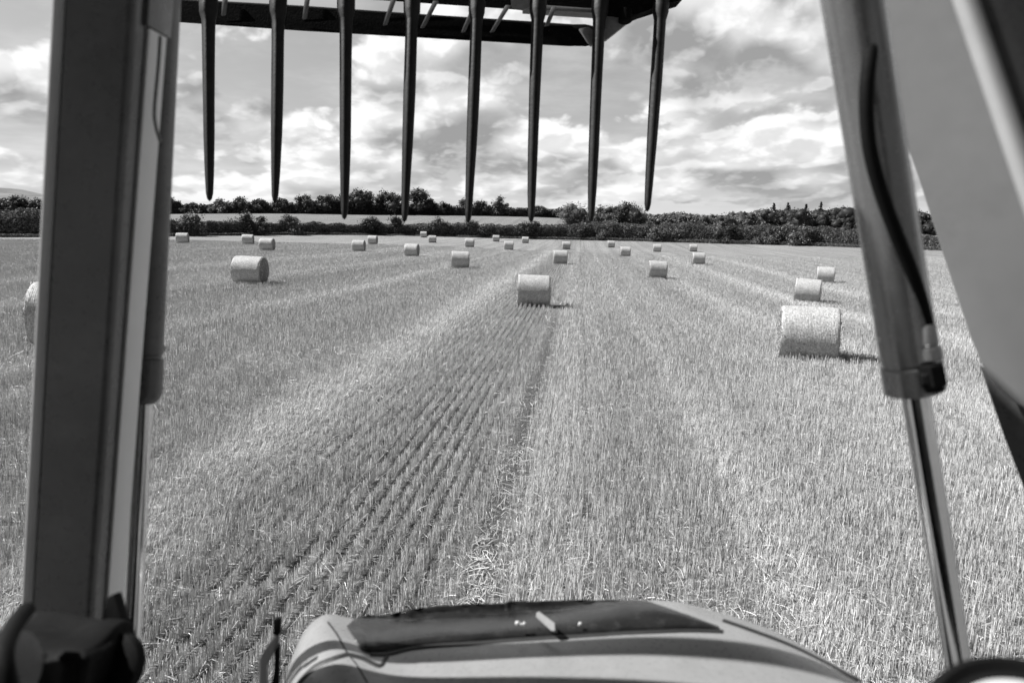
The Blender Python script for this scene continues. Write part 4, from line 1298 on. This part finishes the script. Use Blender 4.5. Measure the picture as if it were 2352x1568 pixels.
# small upstanding tab and screws on the recess
slab("tab", [P(1231, 1406, 1.40), P(1238, 1403, 1.40), P(1274, 1430, 1.33), P(1276, 1450, 1.325), P(1266, 1448, 1.325), P(1231, 1416, 1.395)], .006, loader_paint, tractor, bev=.001)
def screw(px, py, d, r):
    p = P(px, py, d)
    lathe_between("screw", p, p + Vector((0, -.1, .3)), [(0, r), (.004, r), (.006, r * .6)], label_m, tractor, 10)
for (px, py, r) in [(1188, 1432, .0042), (1196, 1436, .003), (1204, 1434, .0035), (1332, 1434, .0035), (822, 1474, .005), (831, 1488, .004)]:
    screw(px, py, 1.355, r)
# bracket standing left of the hood
br = empty("marker_bracket", P(620, 1600, 1.30)); br.parent = tractor
bpy.context.view_layer.update()
def child_world(o, parent):
    o.matrix_parent_inverse = parent.matrix_world.inverted()
slabs = [slab("post", [P(628, 1422, 1.28), P(643, 1420, 1.28), P(642, 1458, 1.28), P(627, 1458, 1.28)], .012, rubber, br, bev=.001),
         slab("bracket_arm", [P(628, 1456, 1.285), P(641, 1456, 1.285), P(640, 1478, 1.285), P(612, 1526, 1.285), P(612, 1700, 1.285), P(594, 1700, 1.285), P(593, 1516, 1.285), P(600, 1506, 1.285)], .010, loader_paint, br, bev=.001),
         slab("bracket_brace", [P(632, 1480, 1.29), P(641, 1480, 1.29), P(638, 1600, 1.29), P(628, 1650, 1.29), P(614, 1610, 1.29), P(630, 1540, 1.29)], .010, rubber, br, bev=.001)]
# big rubber-rimmed cover near the lower right corner
cc_ = P(2375, 1715, .50)
axd = (EYE - cc_).normalized() * .6 + Vector((0, -.1, .9)); axd.normalize()
lathe_between("rubber_rim", cc_ - axd * .02, cc_ + axd, [(0, .062), (.002, .072), (.014, .074), (.024, .070), (.028, .064), (.022, .058)], rubber, tractor, 64)
lathe_between("round_cover", cc_ - axd * .02, cc_ + axd, [(.004, .056), (.018, .056), (.024, .050), (.027, .03), (.028, .006)], cover_m, tractor, 64)

bpy.context.view_layer.update()
for root in (tractor, loader, fork):
    for o in list(root.children):
        o.matrix_parent_inverse = root.matrix_world.inverted()
bpy.context.view_layer.update()
for o in br.children: o.matrix_parent_inverse = br.matrix_world.inverted()
for c_ in (cy, cyr):
    for o in c_.children: o.matrix_parent_inverse = c_.matrix_world.inverted()

# ---- the cab around the driver's eye (mostly behind and above the view)
def panel_box(name, x0, x1, y0, y1, z0, z1, mat, bev=.02):
    bm = bmesh.new(); bmesh.ops.create_cube(bm, size=1)
    bmesh.ops.scale(bm, verts=bm.verts, vec=(x1 - x0, y1 - y0, z1 - z0))
    bmesh.ops.bevel(bm, geom=bm.edges[:], offset=bev, segments=2, affect='EDGES')
    bmesh.ops.translate(bm, verts=bm.verts, vec=((x0 + x1) / 2, (y0 + y1) / 2, (z0 + z1) / 2))
    o = link(name, bm_mesh(name, bm, True, R(30)), mat, tractor)
    o.matrix_parent_inverse = tractor.matrix_world.inverted(); return o
cab_in = paint("cab_lining", .035, .8, .2)
panel_box("cab_roof", -.82, .82, -1.45, .38, 3.42, 3.60, loader_paint, .06)
panel_box("cab_rear_wall", -.80, .80, -1.40, -1.30, 1.15, 3.42, cab_in)
panel_box("cab_floor", -.80, .80, -1.30, .45, 1.10, 1.18, cab_in)
panel_box("cab_side_panel", -.84, -.80, -1.30, .40, 1.15, 2.25, cab_in)
panel_box("cab_side_panel", .80, .84, -1.30, .40, 1.15, 2.25, cab_in)
panel_box("driver_seat", -.28, .28, -1.05, -.35, 1.45, 2.05, cab_in, .06)
panel_box("engine_block", -.34, .40, .5, 1.5, .75, 1.55, loader_dark, .04)
for sx in (-1.0, 1.0):
    for yy, rr_, ww in ((-.9, .85, .45), (1.7, .60, .38)):
        t_ = lathe_between("tyre", Vector((sx - ww / 2, yy, tz(sx, yy) + rr_ - .02)), Vector((sx + ww / 2, yy, tz(sx, yy) + rr_ - .02)), [(0, rr_ * .55), (.02, rr_ * .88), (.07, rr_), (ww - .07, rr_), (ww - .02, rr_ * .88), (ww, rr_ * .55)], rubber, tractor, 48)
        t_.matrix_parent_inverse = tractor.matrix_world.inverted()
